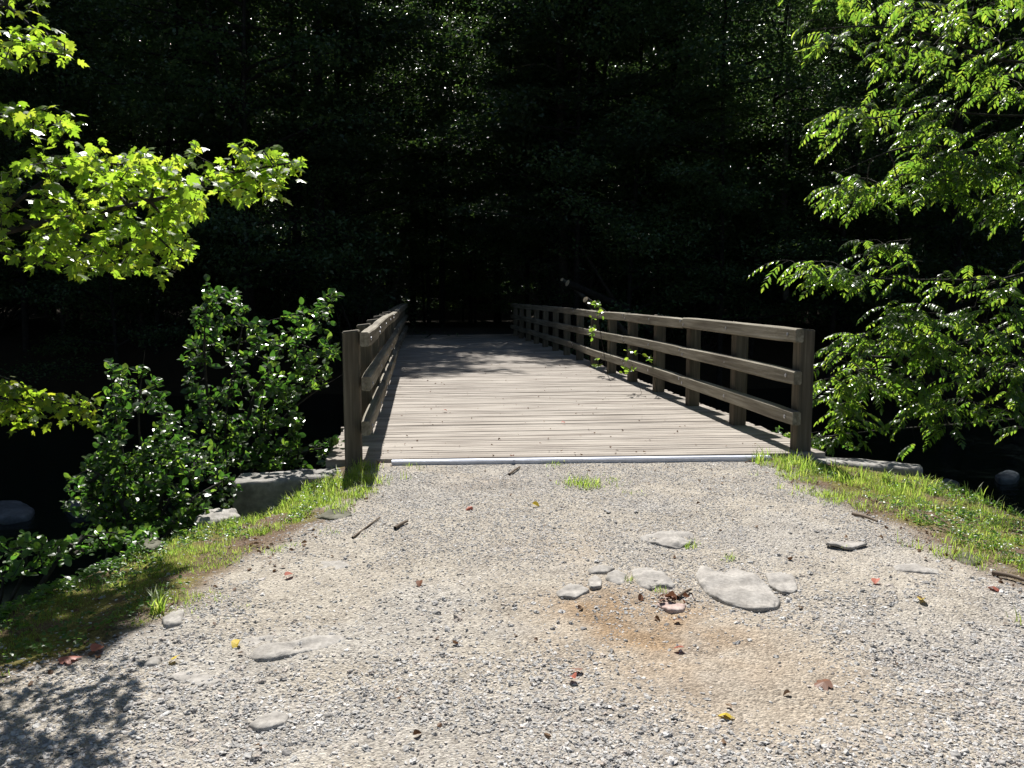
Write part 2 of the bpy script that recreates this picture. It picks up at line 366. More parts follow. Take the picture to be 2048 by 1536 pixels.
J = {(-1, 0): [6.97, 8.63, 13.13, 17.63, 22.13, 25.1, 28.3], (-1, 1): [6.97, 11.63, 16.13, 20.63, 25.1, 28.3], (-1, 2): [6.97, 10.13, 14.63, 19.13, 23.6, 28.3],
     (1, 0): [6.98, 10.13, 13.13, 17.63, 22.13, 28.3], (1, 1): [6.98, 10.13, 13.13, 16.13, 20.63, 28.3], (1, 2): [6.98, 10.13, 13.13, 17.63, 22.13, 28.3]}
# bolt: a domed cap with a washer, shared by all
bm = bmesh.new(); bmesh.ops.create_uvsphere(bm, u_segments=8, v_segments=6, radius=.011)
for v in bm.verts: v.co.x *= .6
r_ = bmesh.ops.create_cone(bm, cap_ends=True, segments=10, radius1=.019, radius2=.019, depth=.004)
for v in r_['verts']: v.co = Vector((v.co.z, v.co.y, v.co.x))
bolt_me = bpy.data.meshes.new('bolt'); bm.to_mesh(bolt_me); bm.free(); bolt_me.materials.append(M_bolt)
for (side, lv), js in J.items():
    for i in range(len(js)-1):
        a, b_ = js[i], js[i+1]; zt, zb = RZ[lv]
        bm = bmesh.new(); off = rng.normal(0, .004); zo = rng.normal(0, .005)+(.007 if i == 0 and side > 0 else 0)
        n = max(1, round((b_-a)/1.4)); ys = np.linspace(a+.002, b_-.002, n+1)
        # one timber following the gentle bow of the fence
        seg = n*4; pts = np.linspace(a+.003, b_-.003, seg+1); h = zt-zb; w = .088; bv = .011; rings = []
        wa, wb = rng.normal(0, .006, 2)
        for s_, yy in enumerate(pts):
            tt = s_/seg; xx = (xr(yy)+w/2 if side > 0 else xl(yy)-w/2)+off+wa*math.sin(math.pi*tt); zz = zt+zo+ztop(yy)-.03+wb*math.sin(math.pi*tt)
            sh = .006 if s_ in (0, seg) else 0
            q = [(-w/2+bv, 0), (w/2-bv, 0), (w/2, -bv), (w/2, -h+bv), (w/2-bv, -h), (-w/2+bv, -h), (-w/2, -h+bv), (-w/2, -bv)]
            rings.append([bm.verts.new((xx+u-math.copysign(sh, u), yy, zz+v+(sh if v < -h/2 else -sh))) for u, v in q])
        for s_ in range(seg):
            for j in range(8): bm.faces.new((rings[s_][j], rings[s_][(j+1) % 8], rings[s_+1][(j+1) % 8], rings[s_+1][j]))
        bm.faces.new(rings[0][::-1]); bm.faces.new(rings[-1])
        bmesh.ops.recalc_face_normals(bm, faces=bm.faces)
        rail = rel(from_bm('rail', bm, M_rail))
        for py in posts_y[:8]:
            if a <= py < b_:
                for dy in ((-.025, .03) if min(abs(py-a), abs(py-b_)) < .35 and py > 7.5 else (0,)):
                    bo = bpy.data.objects.new('bolt', bolt_me); COL.objects.link(bo); bo.parent = rail
                    bo.location = ((xr(py)+off-.003) if side > 0 else (xl(py)+off+.003), py+dy*2.2, zt+zo-h/2+dy*.8+rng.normal(0, .006)+wb*.5)

# ------------------------------------------------------------------ abutment wing blocks
def rough_block(name, corners, z0, z1, mat, label, cat, nsub=10, rough=.012, group=None):
    """block on a quadrilateral footprint with worn, rounded edges"""
    c = np.array(corners, float); ctr = c.mean(0)
    bm = bmesh.new(); vs = [bm.verts.new((x-ctr[0], y-ctr[1], z)) for z in (z0, z1) for x, y in c]
    for f in ((3, 2, 1, 0), (4, 5, 6, 7), (0, 1, 5, 4), (1, 2, 6, 5), (2, 3, 7, 6), (3, 0, 4, 7)): bm.faces.new([vs[i] for i in f])
    bmesh.ops.bevel(bm, geom=bm.edges[:], offset=.035, segments=3, affect='EDGES', profile=.6)
    bmesh.ops.triangulate(bm, faces=bm.faces[:])
    for _ in range(4):
        es = [e for e in bm.edges if e.calc_length() > .06]
        if es: bmesh.ops.subdivide_edges(bm, edges=es, cuts=1); bmesh.ops.triangulate(bm, faces=bm.faces[:])
    bm.normal_update()
    P = np.array([v.co[:] for v in bm.verts]); nn = np.array([v.normal[:] for v in bm.verts])
    d = (fbm(P[:, 0]*7+P[:, 2]*5+3, P[:, 1]*7+P[:, 2]*6+9, 61)-.5)*2*rough+(fbm(P[:, 0]*2, P[:, 1]*2+P[:, 2]*2, 62)-.5)*rough*2
    for v, q in zip(bm.verts, P+nn*d[:, None]): v.co = q
    o = from_bm(name, bm, mat, smooth=True); o.location = (ctr[0], ctr[1], 0)
    return tag(o, label, cat, group)
rough_block('stone_block', [(-1.52, 6.62), (-.60, 6.84), (-.60, 7.16), (-1.52, 7.02)], -1.2, -.035, M_conc, 'long grey stone wing block left of the bridge beneath the leafy shrub', 'stone block')
rough_block('stone_block', [(3.47, 6.86), (4.2, 6.42), (4.32, 6.62), (3.47, 7.2)], -1.2, -.015, M_conc, 'pale flat-topped stone wing block right of the bridge beyond the grass', 'stone block')

# ------------------------------------------------------------------ templates
def fan(pts, c, zf):
    P = np.array([c]+pts, float); v = np.concatenate([P, zf(P[:, 0], P[:, 1])[:, None]], 1); n = len(pts)
    return v, np.array([[0, 1+i, 1+(i+1) % n] for i in range(n)])
half = [(.10, -.02), (.34, .02), (.44, .14), (.30, .24), (.52, .36), (.58, .56), (.40, .50), (.20, .52), (.27, .70), (.15, .76)]
pts = [(0, 0)]+half+[(0, 1.02)]+[(-x, y) for x, y in half[::-1]]
MAPLE = fan(pts, (0, .3), lambda x, y: -.28*np.abs(x)-.22*y*y)
h = [(.14, .05), (.30, .25), (.36, .5), (.28, .75), (.12, .93)]
OVATE = fan([(0, 0)]+h+[(0, 1.)]+[(-x, y) for x, y in h[::-1]], (0, .5), lambda x, y: .35*np.abs(x)-.18*y*y)
h = [(.13, .12), (.19, .38), (.14, .72)]
LEAFLET = fan([(0, 0)]+h+[(0, 1.)]+[(-x, y) for x, y in h[::-1]], (0, .45), lambda x, y: -.25*np.abs(x)-.25*y*y)
BG = (np.array([[0, 0, 0], [.32, .4, .05], [0, 1, -.12], [-.32, .4, .05]]), np.array([[0, 1, 2], [0, 2, 3]]))
_b = []; 
for i, tt in enumerate((0, .35, .7)): wv = .5*(1-tt*.45); _b += [[-wv, tt, 0], [wv, tt, 0]]
_b.append([0, 1, 0]); BLADE = (np.array(_b), np.array([[0, 1, 3], [0, 3, 2], [2, 3, 5], [2, 5, 4], [4, 5, 6]]))
def rdir(n, zlo, zhi, r=rng, az=None, azs=3.2):
    a = r.uniform(-math.pi, math.pi, n) if az is None else az+r.normal(0, azs, n)
    z = r.uniform(zlo, zhi, n); return unit(np.stack([np.cos(a), np.sin(a), z], 1))
def near_up(n, tilt, r=rng): return unit(np.stack([r.normal(0, tilt, n), r.normal(0, tilt, n), np.ones(n)], 1))

# ------------------------------------------------------------------ growing branches to foliage points
def grow(mains, targets, rtip=.0025, kbend=.12, r=rng, sag=0.):
    """mains: polylines (arrays). Each target joins the nearest point of what has grown so far. Returns segments with pipe-model radii."""
    nodes = []; par = []
    for pl in mains:
        base = -1
        if len(nodes) and pl is not mains[0]:
            A = np.array(nodes); base = int(np.argmin(((A-pl[0])**2).sum(1)))
        for i, p in enumerate(pl): nodes.append(np.array(p)); par.append(base if i == 0 else len(nodes)-2)
    A = np.array(nodes); dist = np.array([((A-t_)**2).sum(1).min() for t_ in targets]); order = np.argsort(dist)
    N_ = np.zeros((len(nodes)+3*len(targets), 3)); N_[:len(nodes)] = A; k = len(nodes); tips = []
    for i in order:
        t_ = targets[i]; j = int(np.argmin(((N_[:k]-t_)**2).sum(1))); p = N_[j]; v = t_-p; Lg = np.linalg.norm(v)
        if Lg < 1e-3: tips.append((j, v)); continue
        jj = j
        if Lg > .12:
            for f in (.35, .7):
                N_[k] = p+v*f+r.normal(0, kbend*Lg*.35, 3)+np.array([0, 0, sag*Lg*(f*(1-f))*4]); par.append(jj); jj = k; k += 1
        N_[k] = t_; par.append(jj); tips.append((k, v/Lg)); k += 1
    N_ = N_[:k]; cnt = np.zeros(k); 
    for j, _ in tips: cnt[j] += 1
    for i in range(k-1, -1, -1):
        if par[i] >= 0: cnt[par[i]] += cnt[i]
    rad = rtip*np.sqrt(np.maximum(cnt, 1))
    e = [(par[i], i) for i in range(k) if par[i] >= 0]
    a = np.array([x for x, _ in e]); b_ = np.array([y for _, y in e])
    return N_, a, b_, rad, np.array([j for j, _ in tips]), np.array([v for _, v in tips])
def px_targets(specs, r=rng, clump=0., cs=60.):
    out = []
    for poly, n, y0, y1 in specs:
        q = sample_poly(poly, n, r)
        if clump > 0 and n >= 40:
            q = q[fbm(q[:, 0]/cs, q[:, 1]/cs, 71, 3) > clump]
        Ys = r.uniform(y0, y1, len(q))
        out.append(np.array([PY(a, b, yy) for (a, b), yy in zip(q, Ys)]))
    return np.concatenate(out)
def pl(*pts, n=12): return smooth_path([PY(*p) for p in pts], n)

# ------------------------------------------------------------------ maple tree (left, trunk off the frame)
def maple():
    r = np.random.default_rng(11)
    t_ = thing('maple_tree', 'maple tree reaching in from the left with glowing yellow-green lobed leaves', 'tree', (-5.6, 5.6, -.6))
    o0 = np.array([-5.6, 5.6, -.6])
    trunk = smooth_path([(-5.6, 5.6, -1.2), (-5.55, 5.55, .6), (-5.4, 5.6, 2.6), (-5.3, 5.7, 5.5), (-5.1, 5.9, 8.5)], 26)
    V, T = path_tube(trunk, np.linspace(.17, .05, 26), 12); mesh_np('trunk', V-o0, T, M_bark, t_, True)
    mains = [trunk[4:],
             np.concatenate([smooth_path([trunk[9], (-4.2, 4.9, 1.75), PY(-150, 500, 4.2)], 8), pl((-150, 500, 4.2), (160, 430, 3.9), (330, 400, 3.6), (450, 345, 3.35), (590, 325, 3.2), n=16)[1:]]),
             pl((60, 445, 4.0), (180, 470, 3.8), (280, 510, 3.7), (350, 545, 3.5)),
             pl((-100, 480, 4.2), (60, 520, 4.0), (170, 535, 3.9)),
             pl((-60, 480, 4.2), (100, 350, 4.3), (200, 300, 4.2)),
             np.concatenate([smooth_path([trunk[13], (-3.6, 4.6, 2.7), PY(-80, 215, 3.9)], 8), pl((-80, 215, 3.9), (60, 240, 3.8), (130, 245, 3.7), n=6)[1:]]),
             np.concatenate([smooth_path([trunk[17], (-3.4, 4.3, 3.4), PY(-80, -60, 3.4)], 8), pl((-80, -60, 3.4), (40, 30, 3.2), (130, 110, 3.1), n=6)[1:]]),
             np.concatenate([smooth_path([trunk[6], (-4.6, 5.5, .8), PY(-120, 790, 5.4)], 8), pl((-120, 790, 5.4), (60, 800, 5.2), (200, 815, 5.1), n=8)[1:]]),
             smooth_path([trunk[20], (-4.0, 6.4, 5.0), (-2.9, 6.9, 4.9), (-1.9, 7.1, 4.8)], 12)]
    A = [(0, 345), (60, 330), (85, 300), (180, 315), (190, 280), (220, 300), (270, 300), (330, 320), (375, 300), (380, 275), (440, 285), (510, 285), (560, 300), (600, 320), (622, 345), (560, 360), (575, 385), (545, 408), (500, 400), (490, 415), (470, 395), (440, 385), (420, 400), (410, 440), (380, 440), (372, 470), (395, 485), (375, 520), (340, 525), (355, 560), (300, 550), (230, 535), (180, 540), (150, 560), (110, 545), (60, 540), (0, 500)]
    Ain = [(q if q[0] < 380 else q) for q in A]
    sp = [([(380, 275), (440, 285), (510, 285), (560, 300), (595, 320), (612, 345), (560, 355), (565, 380), (545, 398), (500, 390), (490, 405), (465, 385), (430, 385), (410, 430), (380, 440)], 130, 3.05, 3.5),
          ([p for p in A if p[0] <= 412], 900, 3.4, 4.6),
          ([(0, 340), (0, 510), (-260, 540), (-300, 300)], 90, 3.6, 4.6),
          ([(0, 215), (60, 222), (110, 208), (148, 232), (120, 258), (60, 272), (0, 255)], 75, 3.5, 4.2),
          ([(0, 200), (0, 260), (-200, 280), (-200, 180)], 40, 3.5, 4.4),
          ([(-100, -80), (90, -60), (118, 40), (155, 122), (118, 95), (60, 105), (30, 130), (-100, 130)], 190, 2.9, 3.8)]
    tg = px_targets(sp, r, .43, 34.)
    # crown over and left of the frame; overhead masses unseen, added to cast shade
    q = np.stack([r.uniform(-3.4, -1.82, 1000), r.uniform(5.2, 6.45, 1000), r.uniform(4.4, 5.2, 1000)], 1); q = q[fbm(q[:, 0]*1.2, q[:, 1]*1.2, 5) > .45]
    qs = np.stack([r.uniform(-4.2, -1.56, 1100), r.uniform(7.7, 8.9, 1100), r.uniform(5.3, 6.0, 1100)], 1); q = np.concatenate([q, qs[fbm(qs[:, 0]*1.5, qs[:, 1]*1.5, 6) > .42]])
    q2 = np.stack([r.uniform(-7.5, -4.2, 260), r.uniform(3.8, 7.5, 260), r.uniform(2.2, 9, 260)], 1)
    q3 = px_targets([([(-200, 720), (0, 735), (60, 770), (150, 782), (225, 800), (190, 845), (130, 862), (60, 855), (-200, 880)], 190, 4.9, 5.9)], r)
    q4 = np.stack([r.uniform(-2.3, -1.45, 26), r.uniform(4.0, 4.7, 26), r.uniform(2.0, 2.35, 26)], 1)
    tgt = np.concatenate([tg, q3, q, q2]); ngold = (len(tg), len(tg)+len(q3))
    N_, a, b_, rad, tips, dirs = grow(mains, tgt, .0008, .10, r)
    V, T = tubes(N_[a], N_[b_], rad[a], rad[b_], 5); mesh_np('branches', V-o0, T, M_bark, t_, True)
    # leaves in pairs along the last stretch of every twig
    P, D, Nn, Sc, gold = [], [], [], [], []
    for j, dv in zip(tips, dirs):
        p = N_[j]; g_ = (p[2] < 1.3 and p[1] > 4.6 and p[0] > -4.2)
        nl = r.integers(3, 5) if p[2] < 4 else 5
        for q_ in range(nl):
            off = dv*r.uniform(-.09, .02)+r.normal(0, .016, 3)
            P.append(p+off); d = unit(np.array([r.normal(0, 1)+dv[0]*.8, r.normal(0, 1)+dv[1]*.8, r.uniform(-1.5, -.1)])); D.append(d)
            Nn.append([r.normal(0, .45), r.normal(0, .45)-.1, 1]); Sc.append(r.uniform(.029, .052)*(1.2 if g_ else 1)*(1 if p[1] > 3.35 or p[2] < 2.3 else .8)*(2.0 if p[2] > 4 else 1)); gold.append(g_)
    P, D, Nn, Sc, gold = map(np.array, (P, D, Nn, Sc, gold))
    sc3 = np.stack([Sc, Sc, Sc*r.uniform(-.2, 1.8, len(Sc))], 1)
    V, T = place(*MAPLE, P[~gold], D[~gold], Nn[~gold], sc3[~gold]); mesh_np('foliage', V-o0, T, M_maple, t_)
    V, T = place(*MAPLE, P[gold], D[gold], Nn[gold], sc3[gold]); f = mesh_np('foliage', V-o0, T, M_maple_d, t_); f['label'] = 'lower yellowing spray of leaves'
maple()

# ------------------------------------------------------------------ walnut-like tree (right)
def walnut():
    r = np.random.default_rng(23); base = np.array([8.9, 9.2, -1.2])
    t_ = thing('walnut_tree', 'feathery-leaved tree hanging over the right bank, leaflets lit bright green', 'tree', tuple(base))
    trunk = smooth_path([(8.9, 9.2, -1.6), (8.8, 9.0, .8), (8.7, 8.9, 3.2), (8.9, 9.0, 6), (9.0, 9.2, 9)], 24)
    V, T = path_tube(trunk, np.linspace(.14, .04, 24), 12); mesh_np('trunk', V-base, T, M_bark, t_, True)
    def m_(k, *pts): return np.concatenate([smooth_path([trunk[k], PY(*pts[0])], 5), pl(*pts, n=12)[1:]])
    mains = [trunk[3:], m_(9, (2000, 560, 8.6), (1880, 560, 8.4), (1740, 560, 8.1), (1590, 530, 7.9)),
             m_(6, (2040, 640, 8.4), (1900, 700, 8.2), (1760, 720, 7.9), (1660, 700, 7.7)),
             m_(5, (2040, 720, 8.4), (1930, 790, 8.2), (1840, 880, 7.9)),
             m_(11, (2020, 330, 8.6), (1900, 290, 8.4), (1800, 290, 8.2), (1680, 345, 8.0)),
             m_(13, (2000, 120, 8.6), (1850, 60, 8.4), (1720, 50, 8.3), (1620, 60, 8.2)),
             m_(12, (1980, 230, 8.5), (1860, 220, 8.5), (1720, 240, 8.3)),
             m_(4, (1900, 850, 8.6), (1760, 860, 8.4), (1600, 880, 8.1))]
    sp = [([(1610, -60), (2300, -60), (2300, 420), (1960, 400), (1900, 340), (1850, 260), (1800, 200), (1740, 170), (1690, 110), (1640, 90), (1605, 30)], 300, 7.8, 9.3),
          ([(1690, 200), (1742, 210), (1750, 262), (1695, 280), (1660, 270), (1660, 235)], 16, 8.0, 8.5),
          ([(1640, 345), (1690, 335), (1740, 355), (1800, 320), (1880, 300), (1960, 310), (2048, 380), (2200, 400), (2200, 450), (2000, 430), (1900, 400), (1820, 385), (1760, 395), (1690, 410), (1650, 390)], 120, 7.8, 8.9),
          ([(1880, 180), (1960, 210), (2200, 280), (2200, 420), (1900, 350), (1830, 270)], 70, 7.9, 9),
          ([(1560, 525), (1600, 508), (1650, 522), (1720, 540), (1790, 560), (1700, 565), (1610, 550)], 26, 7.8, 8.3),
          ([(1720, 480), (1850, 490), (2200, 510), (2200, 620), (1900, 580), (1790, 550), (1720, 525)], 38, 8.2, 9.2),
          ([(1660, 680), (1720, 650), (1800, 585), (1880, 620), (1960, 610), (2200, 570), (2200, 740), (1960, 770), (1900, 850), (1850, 840), (1790, 780), (1740, 790), (1700, 815), (1650, 800)], 250, 7.6, 8.8),
          ([(1660, 800), (1700, 815), (1740, 790), (1720, 850), (1640, 860)], 12, 7.6, 8),
          ([(1800, 810), (1960, 780), (2200, 750), (2200, 900), (2010, 850), (1940, 840), (1870, 900), (1820, 900)], 60, 7.7, 8.8),
          ([(1580, 870), (1640, 880), (1740, 875), (1650, 860)], 8, 8, 8.4)]
    tg = px_targets(sp, r, .36, 42.)
    q = np.stack([r.uniform(8.0, 11, 120), r.uniform(7.5, 9.6, 120), r.uniform(1, 8.5, 120)], 1)
    tg = np.concatenate([tg, q])
    N_, a, b_, rad, tips, dirs = grow(mains, tg, .0019, .12, r, .1)
    V, T = tubes(N_[a], N_[b_], rad[a], rad[b_], 5)
    # compound leaves: a drooping rachis with paired leaflets
    rp, rq, P, D, Nn, Sc = [], [], [], [], [], []
    for j, dv in zip(tips, dirs):
        for _ in range(r.integers(1, 4)):
            Lr = r.uniform(.22, .42); az = math.atan2(dv[1], dv[0])+r.normal(0, .9) if r.random() < .6 else math.pi+r.normal(0, 1.1)
            d = np.array([math.cos(az), math.sin(az), r.uniform(-.35, .35)]); d = d/np.linalg.norm(d); p = N_[j].copy(); n_ = r.integers(6, 9); st = Lr/(n_+1)
            up = np.array([r.normal(0, .35), r.normal(0, .35), 1.]); up /= np.linalg.norm(up)
            for i in range(n_+1):
                p2 = p+d*st; rp.append(p); rq.append(p2); d = d+np.array([0, 0, -.13]); d /= np.linalg.norm(d); p = p2
                if i < 1: continue
                sd_ = np.cross(d, up); sd_ /= np.linalg.norm(sd_); sz = .076*math.sin(math.pi*(.18+.72*i/(n_+1)))*r.uniform(.85, 1.2)
                for s in (-1, 1):
                    P.append(p+d*r.normal(0, .004)); D.append(sd_*s+d*.55+np.array([0, 0, -.28])+r.normal(0, .12, 3)); Nn.append(up+r.normal(0, .22, 3)); Sc.append(sz)
            P.append(p); D.append(d); Nn.append(up); Sc.append(.068)
    V2, T2 = tubes(rp, rq, np.full(len(rp), .0022), np.full(len(rp), .0018), 4)
    V, T = join([(V, T), (V2, T2)]); mesh_np('branches', V-base, T, M_bark, t_, True)
    V, T = place(*LEAFLET, np.array(P), np.array(D), np.array(Nn), np.array(Sc)*1.05); mesh_np('foliage', V-base, T, M_walnut, t_)
walnut()

# ------------------------------------------------------------------ broad-leaved shrubs (left)
def shrub(label, base, stems, specs, seed, sz=(.035, .088), mat=None, rt=.0014, nl=(3, 6), extra=None, name='shrub', group=None):
    r = np.random.default_rng(seed); base = np.array(base, float)
    t_ = thing(name, label, 'shrub', tuple(base), group)
    mains = []
    for st in stems:
        q = [base+np.array([r.normal(0, .06), r.normal(0, .06), -.1])]+[PY(*p) for p in st]; mains.append(smooth_path(q, 12))
    tg = px_targets(specs, r, .38, 30.)
    if extra is not None: tg = np.concatenate([tg, extra])
    for m_ in mains[1:]: pass
    N_, a, b_, rad, tips, dirs = grow(mains, tg, rt, .12, r, .05)
    V, T = tubes(N_[a], N_[b_], rad[a], rad[b_], 5); mesh_np('stems', V-base, T, M_bark, t_, True)
    P, D, Nn, Sc = [], [], [], []
    for j, dv in zip(tips, dirs):
        for k in range(r.integers(*nl)):
            P.append(N_[j]-dv*r.uniform(0, .11)+r.normal(0, .01, 3)); az = r.uniform(-math.pi, math.pi)
            d = np.array([math.cos(az), math.sin(az), r.uniform(-.5, 1.)])+dv*.6; D.append(d); Nn.append([r.normal(0, .5), r.normal(0, .5)-.25, 1]); Sc.append(r.uniform(*sz))
        P.append(N_[j]); D.append(dv+np.array([0, 0, .4])); Nn.append([r.normal(0, .8), -1, .6]); Sc.append(r.uniform(*sz))
    sc = np.array(Sc); V, T = place(*OVATE, np.array(P), np.array(D), np.array(Nn), np.stack([sc, sc, sc*r.uniform(.2, 1.6, len(sc))], 1))
    mesh_np('foliage', V-base, T, mat or M_alder, t_)
S1 = [(405, 560), (440, 570), (495, 585), (515, 640), (560, 645), (600, 610), (640, 600), (682, 575), (675, 620), (645, 670), (680, 700), (700, 740), (640, 775), (600, 790), (595, 830), (640, 880), (705, 865), (705, 925), (600, 935), (480, 950), (400, 960), (375, 880), (370, 790), (365, 720), (385, 690), (385, 620)]
shrub('tall alder-like shrub with round glossy leaves growing behind the left stone block', (-1.75, 7.75, -1.2),
      [[(420, 850, 7.9), (405, 700, 7.8), (415, 575, 7.7)], [(480, 850, 8.0), (540, 720, 8.0), (660, 585, 7.9)], [(500, 900, 7.9), (600, 800, 8.1), (700, 740, 8.3)], [(440, 860, 7.7), (470, 740, 7.6), (490, 620, 7.7)], [(560, 910, 7.9), (690, 890, 8.0)]],
      [(S1, 800, 7.4, 8.7)], 31)
S2 = [(290, 680), (305, 700), (300, 740), (330, 790), (360, 850), (380, 920), (400, 1000), (410, 1050), (330, 1065), (250, 1055), (180, 1040), (160, 960), (190, 920), (205, 850), (215, 780), (215, 715), (240, 730), (265, 760), (285, 730)]
shrub('dark-stemmed bushy shrub at the creek edge, left of the taller shrub', (-2.35, 6.3, -1.0),
      [[(300, 980, 6.4), (270, 850, 6.4), (290, 700, 6.4)], [(260, 960, 6.3), (230, 850, 6.3), (220, 730, 6.3)], [(330, 980, 6.4), (350, 880, 6.5)], [(240, 1000, 6.2), (180, 930, 6.2)]],
      [(S2, 560, 6.0, 7.0)], 37, (.035, .07))
S3 = [(140, 930), (220, 900), (330, 860), (420, 880), (480, 940), (475, 1000), (400, 1040), (330, 1062), (240, 1068), (150, 1050), (120, 1010)]
shrub('low spreading shrub filling the shaded bank in front of the two taller shrubs', (-2.15, 6.0, -.9),
      [[(330, 1000, 6.1), (400, 930, 6.3)], [(260, 1020, 6.0), (200, 950, 6.1)], [(360, 1010, 6.2), (450, 960, 6.5)], [(240, 1030, 5.9), (160, 1000, 6.0)]],
      [(S3, 300, 5.8, 6.9)], 59, (.035, .065))
shrub('low broad-leaved sapling clump on the dark bank at the far left', (-2.6, 4.75, -.8),
      [[(60, 1130, 4.8), (40, 1100, 4.8)], [(20, 1150, 4.7), (-40, 1100, 4.8)], [(110, 1130, 4.8), (120, 1100, 4.9)]],
      [([(-60, 1090), (60, 1075), (130, 1085), (135, 1120), (80, 1150), (-60, 1170)], 150, 4.5, 5.2), ([(130, 1075), (230, 1060), (330, 1060), (330, 1085), (220, 1095), (130, 1115)], 120, 5.0, 5.6)], 41, (.03, .055), M_weed, nl=(2, 4), name='sapling')
shrub('leafy green sapling showing behind the right railing', (3.75, 14.6, -1.9),
      [[(1210, 720, 14.3), (1190, 600, 14.2)], [(1240, 740, 14.3), (1230, 650, 14.4)]],
      [([(1170, 598), (1200, 595), (1205, 625), (1200, 700), (1215, 740), (1185, 730), (1180, 640)], 17, 14.0, 14.6)], 43, (.06, .10), M_walnut, nl=(2, 4), name='sapling')
shrub('small bright bush seen through the rails beside the right posts', (3.9, 11.6, -1.9),
      [[(1275, 760, 11.5), (1260, 715, 11.4)], [(1310, 760, 11.5), (1300, 715, 11.5)]],
      [([(1240, 700), (1262, 690), (1265, 750), (1242, 755)], 7, 11.2, 11.8), ([(1285, 712), (1310, 710), (1308, 730), (1285, 730)], 3, 11.2, 11.8)], 47, (.05, .08), M_walnut, nl=(2, 4), name='sapling')
shrub('low leafy weed beneath the lowest right rail near the end post', (3.75, 8.2, -1.6),
      [[(1600, 900, 8.2), (1560, 875, 8.2)], [(1640, 900, 8.2), (1700, 880, 8.3)]],
      [([(1515, 862), (1560, 855), (1600, 880), (1640, 885), (1740, 870), (1730, 900), (1640, 910), (1560, 885)], 26, 8.0, 8.6)], 53, (.04, .06), M_weed, nl=(2, 4), name='sapling')

# ------------------------------------------------------------------ forest beyond the creek
def forest_tree_meshes(seed, H, crown0, rad, nl, leaf=(.09, .15), trunk_r=.2):
    r = np.random.default_rng(seed)
    lean = r.normal(0, .5, 2); tp = smooth_path([(0, 0, -.6), (lean[0]*.2, lean[1]*.2, H*.3), (lean[0]*.8, lean[1]*.6, H*.65), (lean[0], lean[1], H)], 22)
    V, T = path_tube(tp, np.linspace(trunk_r, .03, 22)**1.0, 9); parts_t = (V, T)
    mains = [tp]; P, D, Nn = [], [], []; seg0, seg1, r0, r1 = [], [], [], []
    nb = int((H-crown0)*2.6)
    for i in range(nb):
        z = crown0+(H-crown0)*(i+r.random())/nb; f = (z-crown0)/(H-crown0); Lb = rad*(.45+.65*math.sin(math.pi*min(1, .25+.7*f)))*r.uniform(.55, 1.1)*(1-.45*f)
        k = min(21, int(z/H*21)); p = tp[k].copy(); p[2] = z; az = r.uniform(0, 2*math.pi); d = np.array([math.cos(az), math.sin(az), r.uniform(.0, .5)])
        ns = 6; st = Lb/ns
        for s in range(ns):
            q = p+d*st; seg0.append(p); seg1.append(q); r0.append(.045*(1-s/ns)+.008); r1.append(.045*(1-(s+1)/ns)+.008)
            d = d+np.array([r.normal(0, .18), r.normal(0, .18), r.normal(-.05, .08)]); d /= np.linalg.norm(d); p = q
            m_ = int(nl/nb/ns*(.4+s*.28)); 
            if m_ <= 0: continue
            nc = max(1, m_//22)
            for c_ in range(nc):
                cc = p+r.normal(0, 1, 3)*np.array([.42, .42, .14]); mm = max(4, int(m_/nc*r.uniform(.3, 1.7)))
                P.append(cc+r.normal(0, 1, (mm, 3))*np.array([.26, .26, .085])); 
    P = np.concatenate(P); n = len(P)
    D = rdir(n, -.9, .25, r); Nn = near_up(n, .5, r); V2, T2 = place(*BG, P, D, Nn, r.uniform(leaf[0], leaf[1], n))
    return parts_t, tubes(seg0, seg1, r0, r1, 4), (V2, T2)
def forest_proto(seed, *a, mat=M_forest, bark=M_darkbark, name='forest_tree', cat='tree', **k):
    t_ = thing(name, None, None); t_['category'] = cat
    (a1, a2, a3) = forest_tree_meshes(seed, *a, **k)
    mesh_np('trunk', *join([a1, a2]), bark, t_, True); mesh_np('foliage', *a3, mat, t_)
    return t_
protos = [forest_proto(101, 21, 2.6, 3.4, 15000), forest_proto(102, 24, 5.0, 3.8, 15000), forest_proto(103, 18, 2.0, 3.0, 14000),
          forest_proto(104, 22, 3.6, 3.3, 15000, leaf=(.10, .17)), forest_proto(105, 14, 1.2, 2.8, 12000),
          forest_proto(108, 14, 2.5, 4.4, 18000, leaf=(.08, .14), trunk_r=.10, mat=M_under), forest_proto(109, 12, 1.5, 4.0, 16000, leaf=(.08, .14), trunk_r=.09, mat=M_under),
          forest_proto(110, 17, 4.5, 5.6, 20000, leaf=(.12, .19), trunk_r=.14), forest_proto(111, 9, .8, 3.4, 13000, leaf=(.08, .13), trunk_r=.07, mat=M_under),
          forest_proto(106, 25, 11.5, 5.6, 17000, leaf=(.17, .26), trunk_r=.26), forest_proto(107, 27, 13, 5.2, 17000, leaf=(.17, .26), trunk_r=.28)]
fr = np.random.default_rng(5); used = set()
def put(proto, x, y, z, rz, s, label, group):
    o = proto if id(proto) not in used else copy_tree(proto); used.add(id(proto))
    o.location = (x, y, z); o.rotation_euler = (0, 0, rz); o.scale = (s, s, s*fr.uniform(.92, 1.1)); tag(o, label, None, group); return o
spots = []
for y, x0, x1, st in ((29.6, -22, 34, 3.8), (33, -24, 38, 3.6), (37, -27, 42, 3.8), (41.5, -30, 47, 4.2), (47, -34, 54, 4.8), (54, -40, 62, 6.0), (63, -46, 70, 7)):
    for x in np.arange(x0, x1, st):
        xx = x+fr.normal(0, .7); yy = y+fr.normal(0, .8)
        if (-1.9 < xx < 4.3 and yy < 39.5) or (y < 32 and fr.random() < .45): continue
        spots.append((xx, yy, 0))
